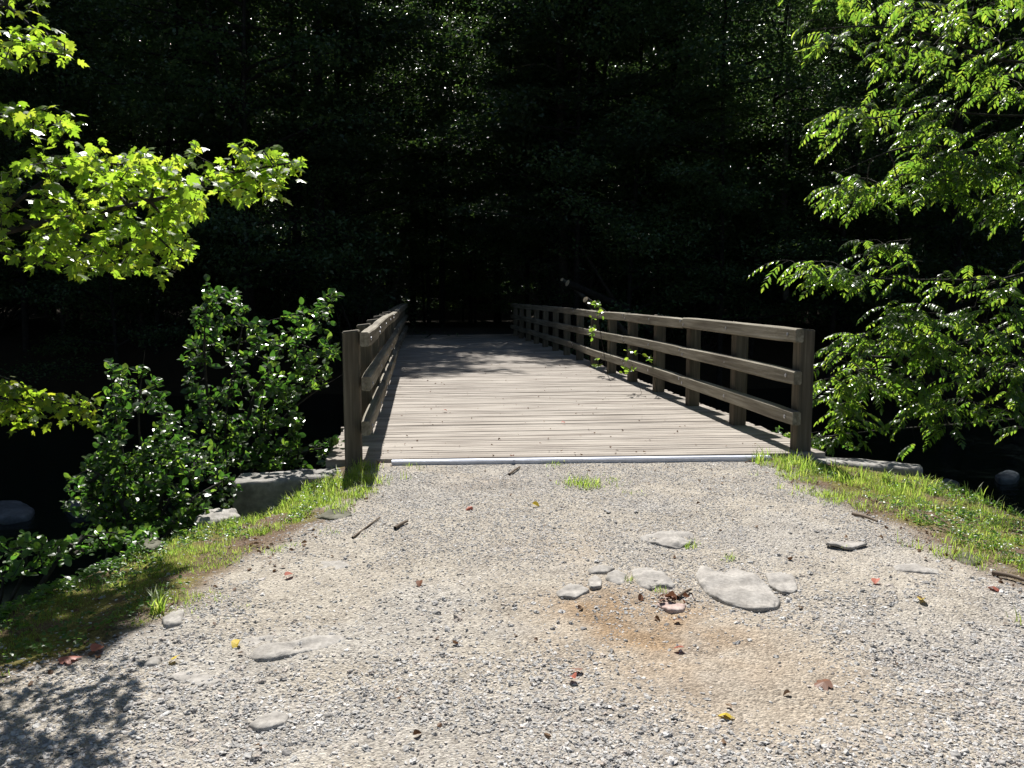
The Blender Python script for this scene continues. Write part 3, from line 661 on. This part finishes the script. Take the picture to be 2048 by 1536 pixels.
for y, x0, x1, st in ((30.5, -24, 40, 6.2), (36, -26, 44, 6.0), (42, -30, 50, 6.2), (49, -34, 54, 6.5)):
    for x in np.arange(x0, x1, st):
        xx = x+fr.normal(0, .6); yy = y+fr.normal(0, .8)
        if -1.9 < xx < 4.3 and yy < 39.5: xx = -2.6 if xx < 1.2 else 5.0
        spots.append((xx, yy, 1))
spots += [(-3.4, 28.9, 1), (5.9, 29.3, 1)]
spots += [(6.6, 26.0, 2), (9.8, 26.2, 2), (13.4, 26.0, 2), (-5.4, 26.4, 2)]
spots += [(-2.7, 30.2, 4), (5.0, 29.8, 4), (-2.4, 34, 4), (4.9, 33.6, 4), (1.0, 38.2, 4), (5.2, 27.2, 4)]
spots += [(x+fr.normal(0, .5), 28.4+fr.normal(0, .7), 5) for x in (-19, -15, -11.5, -8, -4.6, 6.8, 9.6, 13, 17, 21, 25, 29)]+[(x, 35, 5) for x in (-9, -5, 6.5, 10, 15)]+[(-1.5, 42.5, 5), (.2, 39.0, 5), (2.6, 39.4, 5), (.4, 43.5, 5), (2.2, 42.8, 5), (3.9, 43.6, 5)]
spots += [(x+fr.normal(0, .5), 27.6+fr.normal(0, .5), 2) for x in (-16, -12.5, -9, -5.6, 5.2, 8.4, 11.8, 15.4, 19.2, 23.5)]+[(-3.2, 31.5, 2), (4.9, 31, 2), (.4, 38.5, 2), (2.4, 40, 2), (-1.4, 40.5, 2), (4.6, 35.5, 2), (-3, 35, 2)]
for k in range(13): spots += [(-13-fr.uniform(0, 7), -2+k*2.4, int(k % 3 == 0)), (15+fr.uniform(0, 7), 2+k*2.2, int(k % 3 == 0))]  # side trees mostly out of view, added to darken the creek's reflections
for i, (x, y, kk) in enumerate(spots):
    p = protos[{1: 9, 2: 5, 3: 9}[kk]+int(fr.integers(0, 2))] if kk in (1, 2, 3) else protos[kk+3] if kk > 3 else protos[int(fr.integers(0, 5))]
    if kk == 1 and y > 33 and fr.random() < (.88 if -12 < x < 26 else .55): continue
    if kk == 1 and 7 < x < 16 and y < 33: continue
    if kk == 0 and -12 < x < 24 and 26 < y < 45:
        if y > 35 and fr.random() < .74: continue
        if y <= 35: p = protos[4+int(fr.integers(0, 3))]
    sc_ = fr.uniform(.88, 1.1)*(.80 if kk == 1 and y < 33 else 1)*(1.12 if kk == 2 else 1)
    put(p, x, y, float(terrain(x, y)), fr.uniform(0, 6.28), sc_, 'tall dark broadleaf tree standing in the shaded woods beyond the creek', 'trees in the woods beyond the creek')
# understory bushes
def bush_proto(seed, H, rad, nl):
    r = np.random.default_rng(seed); t_ = thing('understory_bush', None, None); t_['category'] = 'bush'
    cl = np.stack([r.normal(0, rad*.5, 40), r.normal(0, rad*.5, 40), r.uniform(.15, 1, 40)*H], 1)
    s0 = np.stack([r.normal(0, .12, 40), r.normal(0, .12, 40), np.full(40, -.3)], 1); mid = (s0+cl)/2+r.normal(0, .12, (40, 3))
    V, T = tubes(np.concatenate([s0, mid]), np.concatenate([mid, cl]), np.full(80, .022), np.full(80, .012), 4); mesh_np('stems', V, T, M_bark, t_)
    P = np.concatenate([c+r.normal(0, 1, (nl//40, 3))*np.array([.3, .3, .13]) for c in cl]); n = len(P)
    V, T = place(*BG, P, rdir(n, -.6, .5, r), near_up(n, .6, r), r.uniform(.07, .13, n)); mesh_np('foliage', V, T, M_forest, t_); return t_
bp = [bush_proto(201, 2.6, 1.7, 2600), bush_proto(202, 3.8, 1.9, 3400), bush_proto(203, 1.7, 1.4, 1800)]
for i in range(62):
    x = fr.uniform(-20, 34); y = fr.uniform(26.8, 33) if i < 42 else fr.uniform(33, 42)
    if -1.9 < x < 4.2: x += 6.5 if x > 1.2 else -5.5
    put(bp[i % 3], x, y, float(terrain(x, y)), fr.uniform(0, 6.28), fr.uniform(.8, 1.3), 'dark leafy bush on the shaded far bank below the tall trees', 'understory bushes on the far bank')

# distinct bare stems among the woods
def stem(name, label, cat, pts, r0, r1, mat, cap=None, k=10, n=18):
    P = smooth_path(pts, n); o0 = P[0].copy(); V, T = path_tube(P-o0, np.linspace(r0, r1, n), k)
    if cap is None: o = mesh_np(name, V, T, mat, None, True); o.location = o0; return tag(o, label, cat)
    t_ = thing(name, label, cat, tuple(o0)); mesh_np('bark', V, T, mat, t_, True)
    # sawn face: a slightly domed disc at the far end
    d = unit(P[-1]-P[-2]); a = unit(np.cross(d, [0, 0, 1.])); b_ = np.cross(d, a); an = np.arange(16)*2*math.pi/16; rr = r1*.97
    ringv = (P[-1]-o0)+d*.002+(np.cos(an)[:, None]*a+np.sin(an)[:, None]*b_)*rr; ctr = (P[-1]-o0)+d*.006
    mesh_np('sawn_end', np.concatenate([[ctr], ringv]), np.array([[0, 1+i, 1+(i+1) % 16] for i in range(16)]), cap, t_); return t_
stem('cut_log', 'thick leaning cut log with a pale sawn end above the right rail', 'log', [PY(1300, 660, 25), PY(1240, 612, 24.6), PY(1135, 566, 24)], .13, .10, M_darkbark, M_cut)
stem('cut_log', 'thinner cut log ending in a pale tip, highest of the logs', 'log', [PY(1200, 640, 25.5), PY(1160, 585, 25), PY(1124, 559, 24.5)], .08, .055, M_palebark, M_cut)
stem('cut_log', 'cut log whose small round sawn end shows just above the rail beside the sapling', 'log', [PY(1280, 700, 17.5), PY(1225, 640, 17), PY(1171, 599, 16.5)], .09, .062, M_bark, M_cut)
stem('leaning_trunk', 'slender dead trunk leaning behind the cut logs', 'tree trunk', [PY(1260, 640, 27), PY(1215, 580, 27), PY(1160, 490, 27)], .07, .04, M_bark)
stem('bare_branch', 'pale arching bare branch high in the middle of the woods', 'branch', [PY(1130, 150, 28.5), PY(1090, 128, 28.3), PY(1045, 130, 28.3), PY(1010, 142, 28.3)], .035, .012, M_palebark)
stem('bare_branch', 'short pale straight dead branch below the arching branch', 'branch', [PY(1078, 182, 28), PY(1060, 205, 28), PY(1046, 228, 28)], .04, .02, M_palebark)
stem('bare_branch', 'long thin arching branch near the top right of the middle woods', 'branch', [PY(1130, 40, 28.3), PY(1190, 8, 28.2), PY(1230, 30, 28), PY(1290, 70, 28), PY(1330, 66, 28)], .03, .012, M_palebark)
stem('slender_tree_trunk', 'straight thin grey tree trunk in front of the dark woods, left of the feathery tree', 'tree trunk', [PY(1572, 600, 27.5), PY(1568, 420, 27.5), PY(1572, 250, 27.5), PY(1582, 0, 27.5), PY(1585, -160, 27.5)], .11, .06, M_palebark)
stem('slender_tree_trunk', 'thin dark tree trunk rising through the middle of the woods', 'tree trunk', [PY(1128, 640, 28.8), PY(1126, 400, 28.8), PY(1120, 150, 28.8), PY(1122, -150, 28.8)], .17, .12, M_bark)

# ------------------------------------------------------------------ rocks
ICO = None
def ico(sub):
    bm = bmesh.new(); bmesh.ops.create_icosphere(bm, subdivisions=sub, radius=1); bm.verts.ensure_lookup_table()
    v = np.array([x.co[:] for x in bm.verts]); f = np.array([[x.index for x in y.verts] for y in bm.faces]); bm.free(); return v, f
ICO3 = ico(4); ICO1 = ico(1); ICO2 = ico(2)
def flagstone(name, label, poly, hgt, mat=M_rock, seed=0, cat='rock', z0=None, sink=.58, facet=.5):
    """stone set into the path; poly is its outline as read off the photo, carried to the ground at its real place and size"""
    pc = np.mean(poly, 0); c = G(pc[0], pc[1], -.02); g0 = float(terrain(c[0], c[1])) if z0 is None else z0
    W_ = np.array([G(px, py, g0)[:2] for px, py in poly]); c = W_.mean(0); d = W_-c
    th = np.arctan2(d[:, 1], d[:, 0]); rd = np.hypot(d[:, 0], d[:, 1]); o_ = np.argsort(th); th = th[o_]; rd = rd[o_]
    v, f = ICO3; az = np.arctan2(v[:, 1], v[:, 0])
    def ray_(a):
        # radius of the outline at angle a: intersect with its edges
        out = np.zeros(len(a)); D2 = d[o_]
        for i in range(len(D2)):
            p, q = D2[i], D2[(i+1) % len(D2)]; e = q-p; den = np.cos(a)*e[1]-np.sin(a)*e[0]
            with np.errstate(all='ignore'):
                tt = (p[0]*e[1]-p[1]*e[0])/den; u = (p[0]*np.sin(a)-p[1]*np.cos(a))/den
            ok = (tt > 0) & (u >= -1e-6) & (u <= 1+1e-6); out = np.where(ok, np.maximum(out, np.where(ok, tt, 0)), out)
        return np.where(out > 0, out, rd.mean())
    R_ = (ray_(az)+ray_(az+.06)+ray_(az-.06))/3; sx = rd.mean()
    R_ = R_*(1+.10*(fbm(np.cos(az)*3+seed*3, np.sin(az)*3+7, 87)-.5)+.08*(fbm(np.cos(az)*9+seed, np.sin(az)*9+3, 88)-.5))
    z_ = np.sign(v[:, 2])*np.abs(v[:, 2])**.5; rr = np.hypot(v[:, 0], v[:, 1])**.7
    P = np.stack([np.cos(az)*rr*R_, np.sin(az)*rr*R_, z_*hgt], 1)
    P[:, 2] += ((fbm(P[:, 0]*9+seed, P[:, 1]*9, 81)-.5)*.05+(fbm(P[:, 0]*30+seed, P[:, 1]*30, 85)-.5)*.016)*np.clip(sx*6, .3, 1)+(np.abs(fbm(P[:, 0]*14+seed*2, P[:, 1]*26, 86)-.5)-.1)*-.03*facet*np.clip(sx*6, .3, 1)
    o = mesh_np(name, P, f, mat, None, True); o.location = (c[0], c[1], g0-hgt*sink+.004); return tag(o, label, cat)
FS = [('largest flat grey rock in the gravel, right of the orange soil', [(1393,1132),(1440,1130),(1500,1148),(1535,1170),(1560,1198),(1556,1215),(1510,1218),(1460,1206),(1415,1186),(1393,1158)], .032, {}),
 ('small pale rock slab touching the right end of the largest rock', [(1530,1150),(1590,1152),(1596,1182),(1566,1188),(1540,1172)], .014, {}),
 ('angular dark-edged slate rock just above the orange soil', [(1262,1144),(1290,1137),(1330,1150),(1353,1169),(1345,1176),(1318,1173),(1302,1184),(1272,1170)], .040, {'facet': 2}),
 ('small grey rock touching the left of the dark-edged slate rock', [(1214,1150),(1235,1144),(1254,1150),(1251,1165),(1238,1171),(1210,1161)], .030, {'facet': 1.5}),
 ('thin dark rock sliver at the top of the middle cluster', [(1174,1141),(1200,1132),(1232,1138),(1215,1147),(1180,1149)], .024, {}),
 ('small tan round rock at the left of the middle cluster', [(1175,1160),(1190,1151),(1204,1160),(1203,1176),(1180,1179)], .016, {}),
 ('low pale buried rock at the lower left end of the middle cluster', [(1110,1186),(1140,1168),(1160,1170),(1180,1183),(1150,1197),(1118,1197)], .018, {}),
 ('smooth oval rock half buried in the gravel with a grass tuft at its right', [(1272,1077),(1310,1066),(1350,1063),(1387,1068),(1386,1089),(1350,1096),(1300,1089)], .018, {}),
 ('long narrow grey rock in the lower left of the gravel', [(498,1310),(520,1294),(570,1286),(640,1275),(695,1271),(702,1283),(660,1300),(590,1312),(530,1327),(500,1324)], .034, {}),
 ('small flat rock touching the upper left of the long narrow rock', [(463,1293),(490,1278),(550,1271),(545,1288),(500,1298)], .016, {}),
 ('smooth rock at the edge of the left grass', [(623,1140),(635,1124),(680,1121),(708,1133),(670,1146)], .022, {}),
 ('low tan slab rock left of the long narrow rock', [(333,1350),(360,1342),(440,1352),(450,1368),(400,1373),(350,1363)], .012, {}),
 ('bluish rock near the lower left corner of the gravel', [(495,1450),(520,1435),(555,1422),(580,1432),(570,1450),(520,1462)], .02, {}),
 ('narrow dark rounded rock at the right of the gravel', [(1783,1132),(1830,1130),(1882,1142),(1879,1152),(1840,1149),(1790,1141)], .028, {}),
 ('faint buried rock on the right side of the path', [(1648,1088),(1690,1079),(1737,1090),(1700,1097)], .012, {}),
 ('brown weathered rock among weeds at the right edge of the grass', [(1903,1115),(1935,1108),(1970,1125),(1950,1139),(1913,1131)], .04, {'mat': M_mossrock, 'facet': 1.5}),
 ('pale jagged rock at the foot of the left shrubs', [(388,1040),(430,1020),(470,1021),(482,1035),(430,1046),(393,1050)], .06, {'facet': 2, 'z0': -.16}),
 ('dark mossy rock in the shade of the left bank', [(255,1095),(275,1078),(305,1076),(328,1092),(300,1105)], .06, {'mat': M_mossrock}),
 ('tan wedge rock where the left grass meets the gravel', [(324,1240),(345,1227),(370,1220),(363,1251),(328,1257)], .024, {'facet': 1.5}),
 ('dark-edged little rock below the left grass', [(284,1331),(310,1314),(327,1318),(316,1333),(290,1337)], .028, {'facet': 1.5}),
 ('small pinkish pointed rock lying on the orange soil', [(1310,1215),(1330,1209),(1372,1214),(1366,1226),(1340,1228)], .026, {'mat': stonemat('pink_rock', (.38, .27, .23), (.46, .35, .31), (.52, .43, .38), 8), 'sink': .1}),
 ('moss-edged flat rock on the left grass strip near the bridge', [(630,1032),(660,1020),(700,1024),(705,1034),(660,1041)], .016, {'mat': M_mossrock})]
for i, (lab, po, h_, kw) in enumerate(FS): flagstone('flat_rock', lab, po, h_, seed=i, **kw)
for i, (lab, po, h_, z_) in enumerate([('smooth blue-grey boulder in the dark creek at the left edge', [(-45,1040),(-10,1014),(35,1006),(70,1026),(60,1042),(10,1050)], .15, -1.75),
 ('dim wet boulder in the creek behind the bushy shrub', [(128,1020),(150,1003),(185,1012),(190,1030),(150,1036)], .14, -1.75),
 ('wet creek boulder just beyond the right stone block', [(1868,975),(1890,962),(1920,970),(1915,985),(1880,986)], .10, -1.72), ('wet creek boulder at the right edge above the grass', [(1990,955),(2015,944),(2040,952),(2030,965),(1998,966)], .10, -1.72)]):
    flagstone('boulder', lab, po, h_, mat=M_wetrock, seed=40+i, cat='boulder', z0=z_, sink=.2)

# ------------------------------------------------------------------ gravel: loose stones nobody could count
def gravel(n, rlo, rhi, ymax, dens_s, seed, tmpl, sp=2.0):
    r = np.random.default_rng(seed); out = []
    q = np.stack([r.uniform(-2.6, 4.2, n*3), 2.1+(ymax-2.1)*r.random(n*3)**1.25], 1)
    dl = gx(q[:, 1])-q[:, 0]; dr = q[:, 0]-rx(q[:, 1]); d = np.maximum(dl, dr)
    fr_ = fbm(q[:, 0]*1.7, q[:, 1]*1.7, dens_s); p = sstep(.36, .54, fr_)*.85+.15
    p = p*(1-np.clip(hump(q[:, 0], q[:, 1], 1.15, 3.3, .42, 1.)+hump(q[:, 0], q[:, 1], 1.3, 2.8, .3, .7), 0, .93))*(1-sstep(-.25, .25, d)*.93)
    k = (r.random(len(q)) < p) & (q[:, 1] < 6.97-.04*q[:, 0]); q = q[k][:n]; m_ = len(q)
    s = rlo*(rhi/rlo)**(r.random(m_)**sp); z = terrain(q[:, 0], q[:, 1])+s*.12
    sc = np.stack([s*r.uniform(.75, 1.5, m_), s*r.uniform(.65, 1.1, m_), s*r.uniform(.35, .75, m_)], 1)
    tv, tt = tmpl; tv = tv*(1+.24*r.normal(0, 1, (len(tv), 1)))
    return place(tv, tt, np.stack([q[:, 0], q[:, 1], z], 1), rdir(m_, -.15, .15, r), near_up(m_, .3, r), sc)
m, t, b, N, L = newmat('gravel_stone'); ri = N('ShaderNodeNewGeometry').outputs['Random Per Island']
c = ramp(t, ri, [(0, (.19, .18, .17)), (.12, (.30, .285, .27)), (.4, (.38, .368, .35)), (.7, (.47, .455, .435)), (.84, (.41, .35, .30)), (1, (.66, .65, .63))])
c = mixc(t, c, ramp(t, noise(t, 60, 4, .6, N('ShaderNodeTexCoord').outputs['Object']), [(.3, (.75, .75, .75)), (.7, (1.15, 1.15, 1.15))]), 1., 'MULTIPLY')
L(c, b.inputs['Base Color']); b.inputs['Roughness'].default_value = .8; b.inputs['Specular IOR Level'].default_value = .3
gv = [gravel(22000, .0025, .0075, 6.95, 91, 610+i, ICO1) for i in range(5)]+[gravel(2600, .005, .010, 6.95, 97, 620+i, ICO1) for i in range(3)]+[gravel(1500, .007, .013, 3.9, 91, 630+i, ICO2, 1.8) for i in range(3)]+[gravel(100, .012, .02, 5.5, 99, 640+i, ICO2, 2.5) for i in range(2)]
gv = [(V, T) for V, T in gv]; V, T = join(gv)
tag(mesh_np('gravel', V, T, m, None, False), 'loose grey gravel stones scattered over the dirt path', 'gravel', kind='stuff')

# ------------------------------------------------------------------ grass
def grass_mesh(pts, h, w, r, tilt=.45):
    """curved blades at pts; h heights, w widths"""
    n = len(pts); az = r.uniform(-math.pi, math.pi, n); side = np.stack([np.cos(az), np.sin(az), np.zeros(n)], 1); out = np.stack([-np.sin(az), np.cos(az), np.zeros(n)], 1)
    le = r.uniform(.1, tilt+.5, n); V = []
    for tt, ww in ((0, 1), (.35, .85), (.7, .55), (1, 0)):
        c = pts+np.array([0, 0, 1.])*(h*tt*(1-.25*le*tt))[:, None]+out*(h*le*tt*tt)[:, None]
        if ww > 0: V += [c-side*(w*ww/2)[:, None], c+side*(w*ww/2)[:, None]]
        else: V.append(c)
    V = np.stack(V, 1); T = BLADE[1][None]+(np.arange(n)*7)[:, None, None]
    return V.reshape(-1, 3), T.reshape(-1, 3)
def tufts(centres, per, spread, hlo, hhi, r):
    P = np.repeat(centres, per, 0); P = P+np.concatenate([r.normal(0, spread, (len(P), 2)), np.zeros((len(P), 1))], 1); P[:, 2] = terrain(P[:, 0], P[:, 1])-.004
    hs = np.repeat(r.uniform(hlo, hhi, len(centres)), per)*r.uniform(.45, 1.1, len(P)); return grass_mesh(P, hs, hs*r.uniform(.035, .07, len(P))+.0015, r)
def grass_strip(side, n, seed, hl, hh):
    r = np.random.default_rng(seed); y = r.uniform(2.6, 7.0, n*4); e = gx(y) if side < 0 else rx(y); d = r.uniform(-.12, 1.5, n*4)*np.where(r.random(n*4) < .5, 1, .7)-np.where(r.random(n*4) < .06, r.uniform(0, .5, n*4), 0)
    x = e-d if side < 0 else e+d; cl = fbm(x*5, y*5, 111, 3)*.7+fbm(x*1.8, y*1.8, 117)*.3
    keep = cl > (.55-.09*sstep(5.2, 6.6, y) if side < 0 else .50-.04*sstep(5.2, 6.6, y))-np.where(d > .2, .03, -.05); c = np.stack([x, y, 0*x], 1)[keep][:n]
    # keep clear of the stone blocks
    yy = c[:, 1]; c = c[~((yy > 6.6) & (c[:, 0] < -.55))] if side < 0 else c[~((yy > 6.75-.7*(c[:, 0]-3.47)) & (c[:, 0] > 3.4))]
    hgt = (hl+(hh-hl)*sstep(4.2, 6.6, c[:, 1])) if side < 0 else np.full(len(c), hh)
    P = np.repeat(c, 7, 0); P[:, :2] += r.normal(0, .026, (len(P), 2)); P[:, 2] = terrain(P[:, 0], P[:, 1])-.004
    hs = np.repeat(hgt*r.uniform(.5, 1.2, len(c)), 7)*r.uniform(.4, 1.1, len(P)); return grass_mesh(P, hs, hs*.045+.0018, r)
V, T = join([grass_strip(-1, 3000, 71, .035, .095)]); tag(mesh_np('grass', V, T, M_grass), 'bright grass on the left bank between gravel and shrubs', 'grass', kind='stuff')
V, T = join([grass_strip(1, 1600, 72, .045, .075)]); tag(mesh_np('grass', V, T, M_grass), 'bright grass on the right bank in front of the stone block', 'grass', kind='stuff')
# taller tufts round the posts and blocks
r = np.random.default_rng(77)
cen = np.array([[-.72, 6.5, 0], [-.85, 6.42, 0], [-.6, 6.55, 0], [-.98, 6.35, 0], [-1.12, 6.3, 0], [-.52, 6.72, 0], [-1.25, 6.4, 0], [-1.38, 6.3, 0],
                [3.05, 6.75, 0], [3.18, 6.62, 0], [3.3, 6.5, 0], [3.12, 6.4, 0], [3.4, 6.3, 0], [3.55, 6.2, 0], [3.7, 6.08, 0], [3.85, 5.95, 0], [3.3, 6.05, 0], [3.55, 5.8, 0], [4.0, 5.8, 0], [4.12, 5.6, 0], [3.0, 6.55, 0], [2.95, 6.85, 0], [3.25, 6.8, 0]])
cen = np.concatenate([cen+np.concatenate([r.normal(0, .05, (len(cen), 2)), np.zeros((len(cen), 1))], 1) for _ in range(3)])
V, T = tufts(cen, 14, .035, .09, .17, r); tag(mesh_np('tall_grass', V, T, M_grass), 'taller grass clumps at the foot of the bridge posts and blocks', 'grass', kind='stuff')
# small weeds (clover like) mixed in both strips, and dense on the dark left bank
def weeds(n, seed, xr_, yr_, cond, s=(.012, .026)):
    r = np.random.default_rng(seed); q = np.stack([r.uniform(*xr_, n), r.uniform(*yr_, n)], 1); q = q[cond(q[:, 0], q[:, 1])]; c = np.repeat(q, 5, 0)+r.normal(0, .018, (len(q)*5, 2))
    P = np.stack([c[:, 0], c[:, 1], terrain(c[:, 0], c[:, 1])+r.uniform(.004, .05, len(c))], 1); return place(*OVATE, P, rdir(len(P), -.2, .6, r), near_up(len(P), .5, r), r.uniform(*s, len(P)))
lw = weeds(3600, 81, (-3.2, -.3), (2.8, 7), lambda x, y: (gx(y)-x > .12) & (fbm(x*3, y*3, 121) > .46) & ~((y > 6.6) & (x > -1.55)))
rw = weeds(3500, 82, (2.9, 5.0), (3.2, 7), lambda x, y: (x-rx(y) > .25) & (fbm(x*3, y*3, 131) > .5) & ~((y > 6.1) & (x > 3.4)))
lb = weeds(5200, 83, (-6, -1.5), (2.6, 6.8), lambda x, y: (gx(y)-x > .95), (.02, .05))
V, T = join([lw, rw, lb]); tag(mesh_np('low_weeds', V, T, M_weed), 'small leafy weeds and clover growing through the grass of both banks', 'weeds', kind='stuff')
# individual tufts in the gravel
def tuft_thing(label, px, py, n, h, seed, sp=.03):
    r = np.random.default_rng(seed); c = G(px, py, 0); z = float(terrain(c[0], c[1])); P = np.zeros((n, 3)); P[:, :2] = r.normal(0, sp, (n, 2)); hs = h*r.uniform(.4, 1.1, n)
    V, T = grass_mesh(P, hs, hs*.07+.002, r, .8); o = mesh_np('grass_tuft', V, T, M_grass); o.location = (c[0], c[1], z-.004); tag(o, label, 'grass tuft', 'grass tufts growing in the gravel')
tuft_thing('biggest bright grass tuft in the gravel just before the bridge deck', 1172, 968, 210, .075, 1, .10)
tuft_thing('small grass tuft against the steel edge of the deck', 1110, 930, 34, .05, 2, .05)
tuft_thing('sparse grass tuft right of the biggest tuft', 1225, 962, 30, .04, 3, .05)
tuft_thing('tiny grass tuft below and right of the biggest tuft', 1268, 990, 22, .035, 4, .04)
tuft_thing('grass tuft at the right end of the smooth oval rock', 1380, 1092, 40, .05, 5, .03)
tuft_thing('grass tuft above the largest flat rock', 1460, 1122, 26, .045, 6, .02)
tuft_thing('grass tuft right below the dark-edged slate rock', 1322, 1178, 20, .04, 7, .02)
tuft_thing('grass tuft touching the left corner of the dark-edged slate rock', 1262, 1162, 16, .04, 8, .015)
tuft_thing('spiky dark grass tuft at the gravel edge near the lower left shade', 320, 1222, 34, .13, 9, .02)
tuft_thing('small grass tuft at the left base of the deck beside the shadowed post', 765, 925, 30, .05, 10, .05)

# ------------------------------------------------------------------ dead leaves and litter
r = np.random.default_rng(91); n = 9000
q = np.stack([r.uniform(-3.4, 4.6, n), r.uniform(2.3, 7, n)], 1); d = np.maximum(gx(q[:, 1])-q[:, 0], q[:, 0]-rx(q[:, 1]))
p = np.exp(-(d-.05)**2/.03)*.9+.30*(d > 0)+.035; k = r.random(n) < p*np.where(fbm(q[:, 0]*3, q[:, 1]*3, 141) > .45, 1, .25); q = q[k]; q = q[~((q[:, 1] > 6.6) & ((q[:, 0] < -.5) | (q[:, 0] > 3.3)))]; m_ = len(q)
sc = r.uniform(.010, .032, m_); V1 = place(*OVATE, np.stack([q[:, 0], q[:, 1], terrain(q[:, 0], q[:, 1])+.008], 1), rdir(m_, -.3, .4, r), near_up(m_, .6, r), np.stack([sc, sc, sc*r.uniform(-2, 3, m_)], 1))
n = 420; q = np.stack([r.uniform(-.7, 3.3, n), 7.05+19*r.random(n)**1.3], 1); sc = r.uniform(.008, .03, n)
V2 = place(*OVATE, np.stack([q[:, 0], q[:, 1], np.array([ztop(v)+.012 for v in q[:, 1]])], 1), rdir(n, -.3, .3, r), near_up(n, .6, r), np.stack([sc, sc, sc*r.uniform(-2, 3, n)], 1))
V, T = join([V1, V2]); tag(mesh_np('leaf_litter', V, T, M_litter), 'small dry brown leaf fragments strewn over path, banks and deck', 'leaf litter', kind='stuff')
def leafcol(nm, c): return leafmat(nm, [c, tuple(v*.9 for v in c), c], [c, c, tuple(v*.8 for v in c)], .25, .5, .3)
LY, LR, LB = leafcol('yellow_leaf', (.62, .47, .06)), leafcol('pink_leaf', (.48, .17, .12)), leafcol('brown_leaf', (.20, .09, .05))
for i, (px, py, sz, mt, lab) in enumerate([
    (1450, 1436, .055, LY, 'yellow fallen leaf by a dark stone near the bottom of the gravel'), (1065, 1013, .05, LY, 'golden fallen leaf in the gravel below the deck'),
    (342, 1328, .05, LY, 'yellow fallen leaf below the left grass beside the dark-edged little rock'), (480, 1292, .06, LY, 'pale yellow fallen leaf under the small rock by the long narrow rock'),
    (118, 1330, .08, LR, 'long pink fallen leaf near the lower left shade'), (185, 1315, .07, LR, 'pinkish fallen leaf right of the long pink leaf'),
    (945, 1020, .05, LR, 'reddish fallen leaf left of the golden leaf below the deck'), (570, 1158, .055, LR, 'pink fallen leaf at the gravel edge of the left grass'),
    (1352, 1236, .04, LB, 'curled brown leaf beneath the pinkish rock on the orange soil'), (840, 1172, .05, LB, 'dark red-brown fallen leaf alone in the left of the gravel'),
    (1905, 1100, .05, LB, 'brown fallen leaf beside the weathered rock at the right'), (1752, 1165, .06, LR, 'reddish fallen leaf left of the narrow rounded rock'),
    (1982, 1186, .07, LR, 'rust red fallen leaf near the right edge of the gravel'), (1840, 1212, .05, LY, 'small orange-yellow leaf below the narrow rounded rock'),
    (1165, 1345, .05, LB, 'brown curled leaf in the lower middle gravel'), (1150, 1368, .045, LR, 'small red leaf just below the curled leaf in the lower middle'),
    (1660, 1365, .08, LB, 'large dry curled brown leaf in the lower right of the gravel'), (1368, 1290, .045, LR, 'orange-red leaf at the bottom of the orange soil'),
    (262, 1148, .035, LY, 'bright yellow leaf in the shaded left grass'), (640, 1002, .03, LY, 'small yellow leaf in the grass below the left stone block'),
    (892, 822, .05, LR, 'small red leaf on the left of the deck boards'), (1022, 917, .05, LB, 'dark curled leaf at the near end of the deck'),
    (1125, 845, .05, LR, 'small red leaf on the middle of the deck boards'), (755, 927, .08, LB, 'dark red leaf at the left corner of the deck beside the post')]):
    z = .05 if py < 925 else 0; c = G(px, py, z); z = float(terrain(c[0], c[1]))+.014 if py >= 925 else .064; rr_ = np.random.default_rng(300+i)
    V, T = place(*(OVATE if i % 2 else MAPLE), np.zeros((1, 3)), rdir(1, -.1, .2, rr_), near_up(1, .3, rr_), np.array([[sz, sz, sz*rr_.uniform(1, 2.5)]])); o = mesh_np('fallen_leaf', V, T, mt); o.location = (c[0], c[1], z+.006); tag(o, lab, 'leaf', 'coloured fallen leaves')
# little heap of dark leaves under the slate rock
r = np.random.default_rng(95); c = G(1338, 1196, 0); n = 15
V, T = place(*OVATE, np.stack([r.normal(0, .055, n), r.normal(0, .025, n), r.uniform(.008, .035, n)], 1), rdir(n, -.4, .5, r), near_up(n, .9, r), r.uniform(.025, .055, n))
o = mesh_np('dead_leaf_heap', V, T, LB); o.location = (c[0], c[1], float(terrain(c[0], c[1]))); tag(o, 'small dark heap of dead leaves on the orange soil under the slate rock', 'leaf heap')
for i, (x0, y0, x1, y1, rr_, lab) in enumerate([(1018, 950, 1040, 936, .010, 'short brown twig lying just before the deck'), (790, 1062, 815, 1050, .012, 'stubby dark twig in the gravel left of the path'),
        (705, 1080, 760, 1040, .007, 'thin dark twig by the left grass edge below the post'), (1355, 1190, 1382, 1176, .010, 'short twig between slate rock and largest rock'),
        (1705, 1030, 1755, 1046, .012, 'pale twig at the gravel edge of the right grass'), (1985, 1150, 2060, 1172, .014, 'brown stick at the right edge of the path'), (1385, 1400, 1470, 1430, .009, 'dark short stick near the bottom yellow leaf')][:6]):
    a, b_ = G(x0, y0), G(x1, y1); a[2] = float(terrain(a[0], a[1]))+rr_; b_[2] = float(terrain(b_[0], b_[1]))+rr_*1.4; P = smooth_path([a, (a+b_)/2+np.array([.008, .01, .006]), b_], 8)
    V, T = path_tube(P-a, np.linspace(rr_, rr_*.6, 8), 7); o = mesh_np('twig', V, T, M_twig, None, True); o.location = a; tag(o, lab, 'twig')
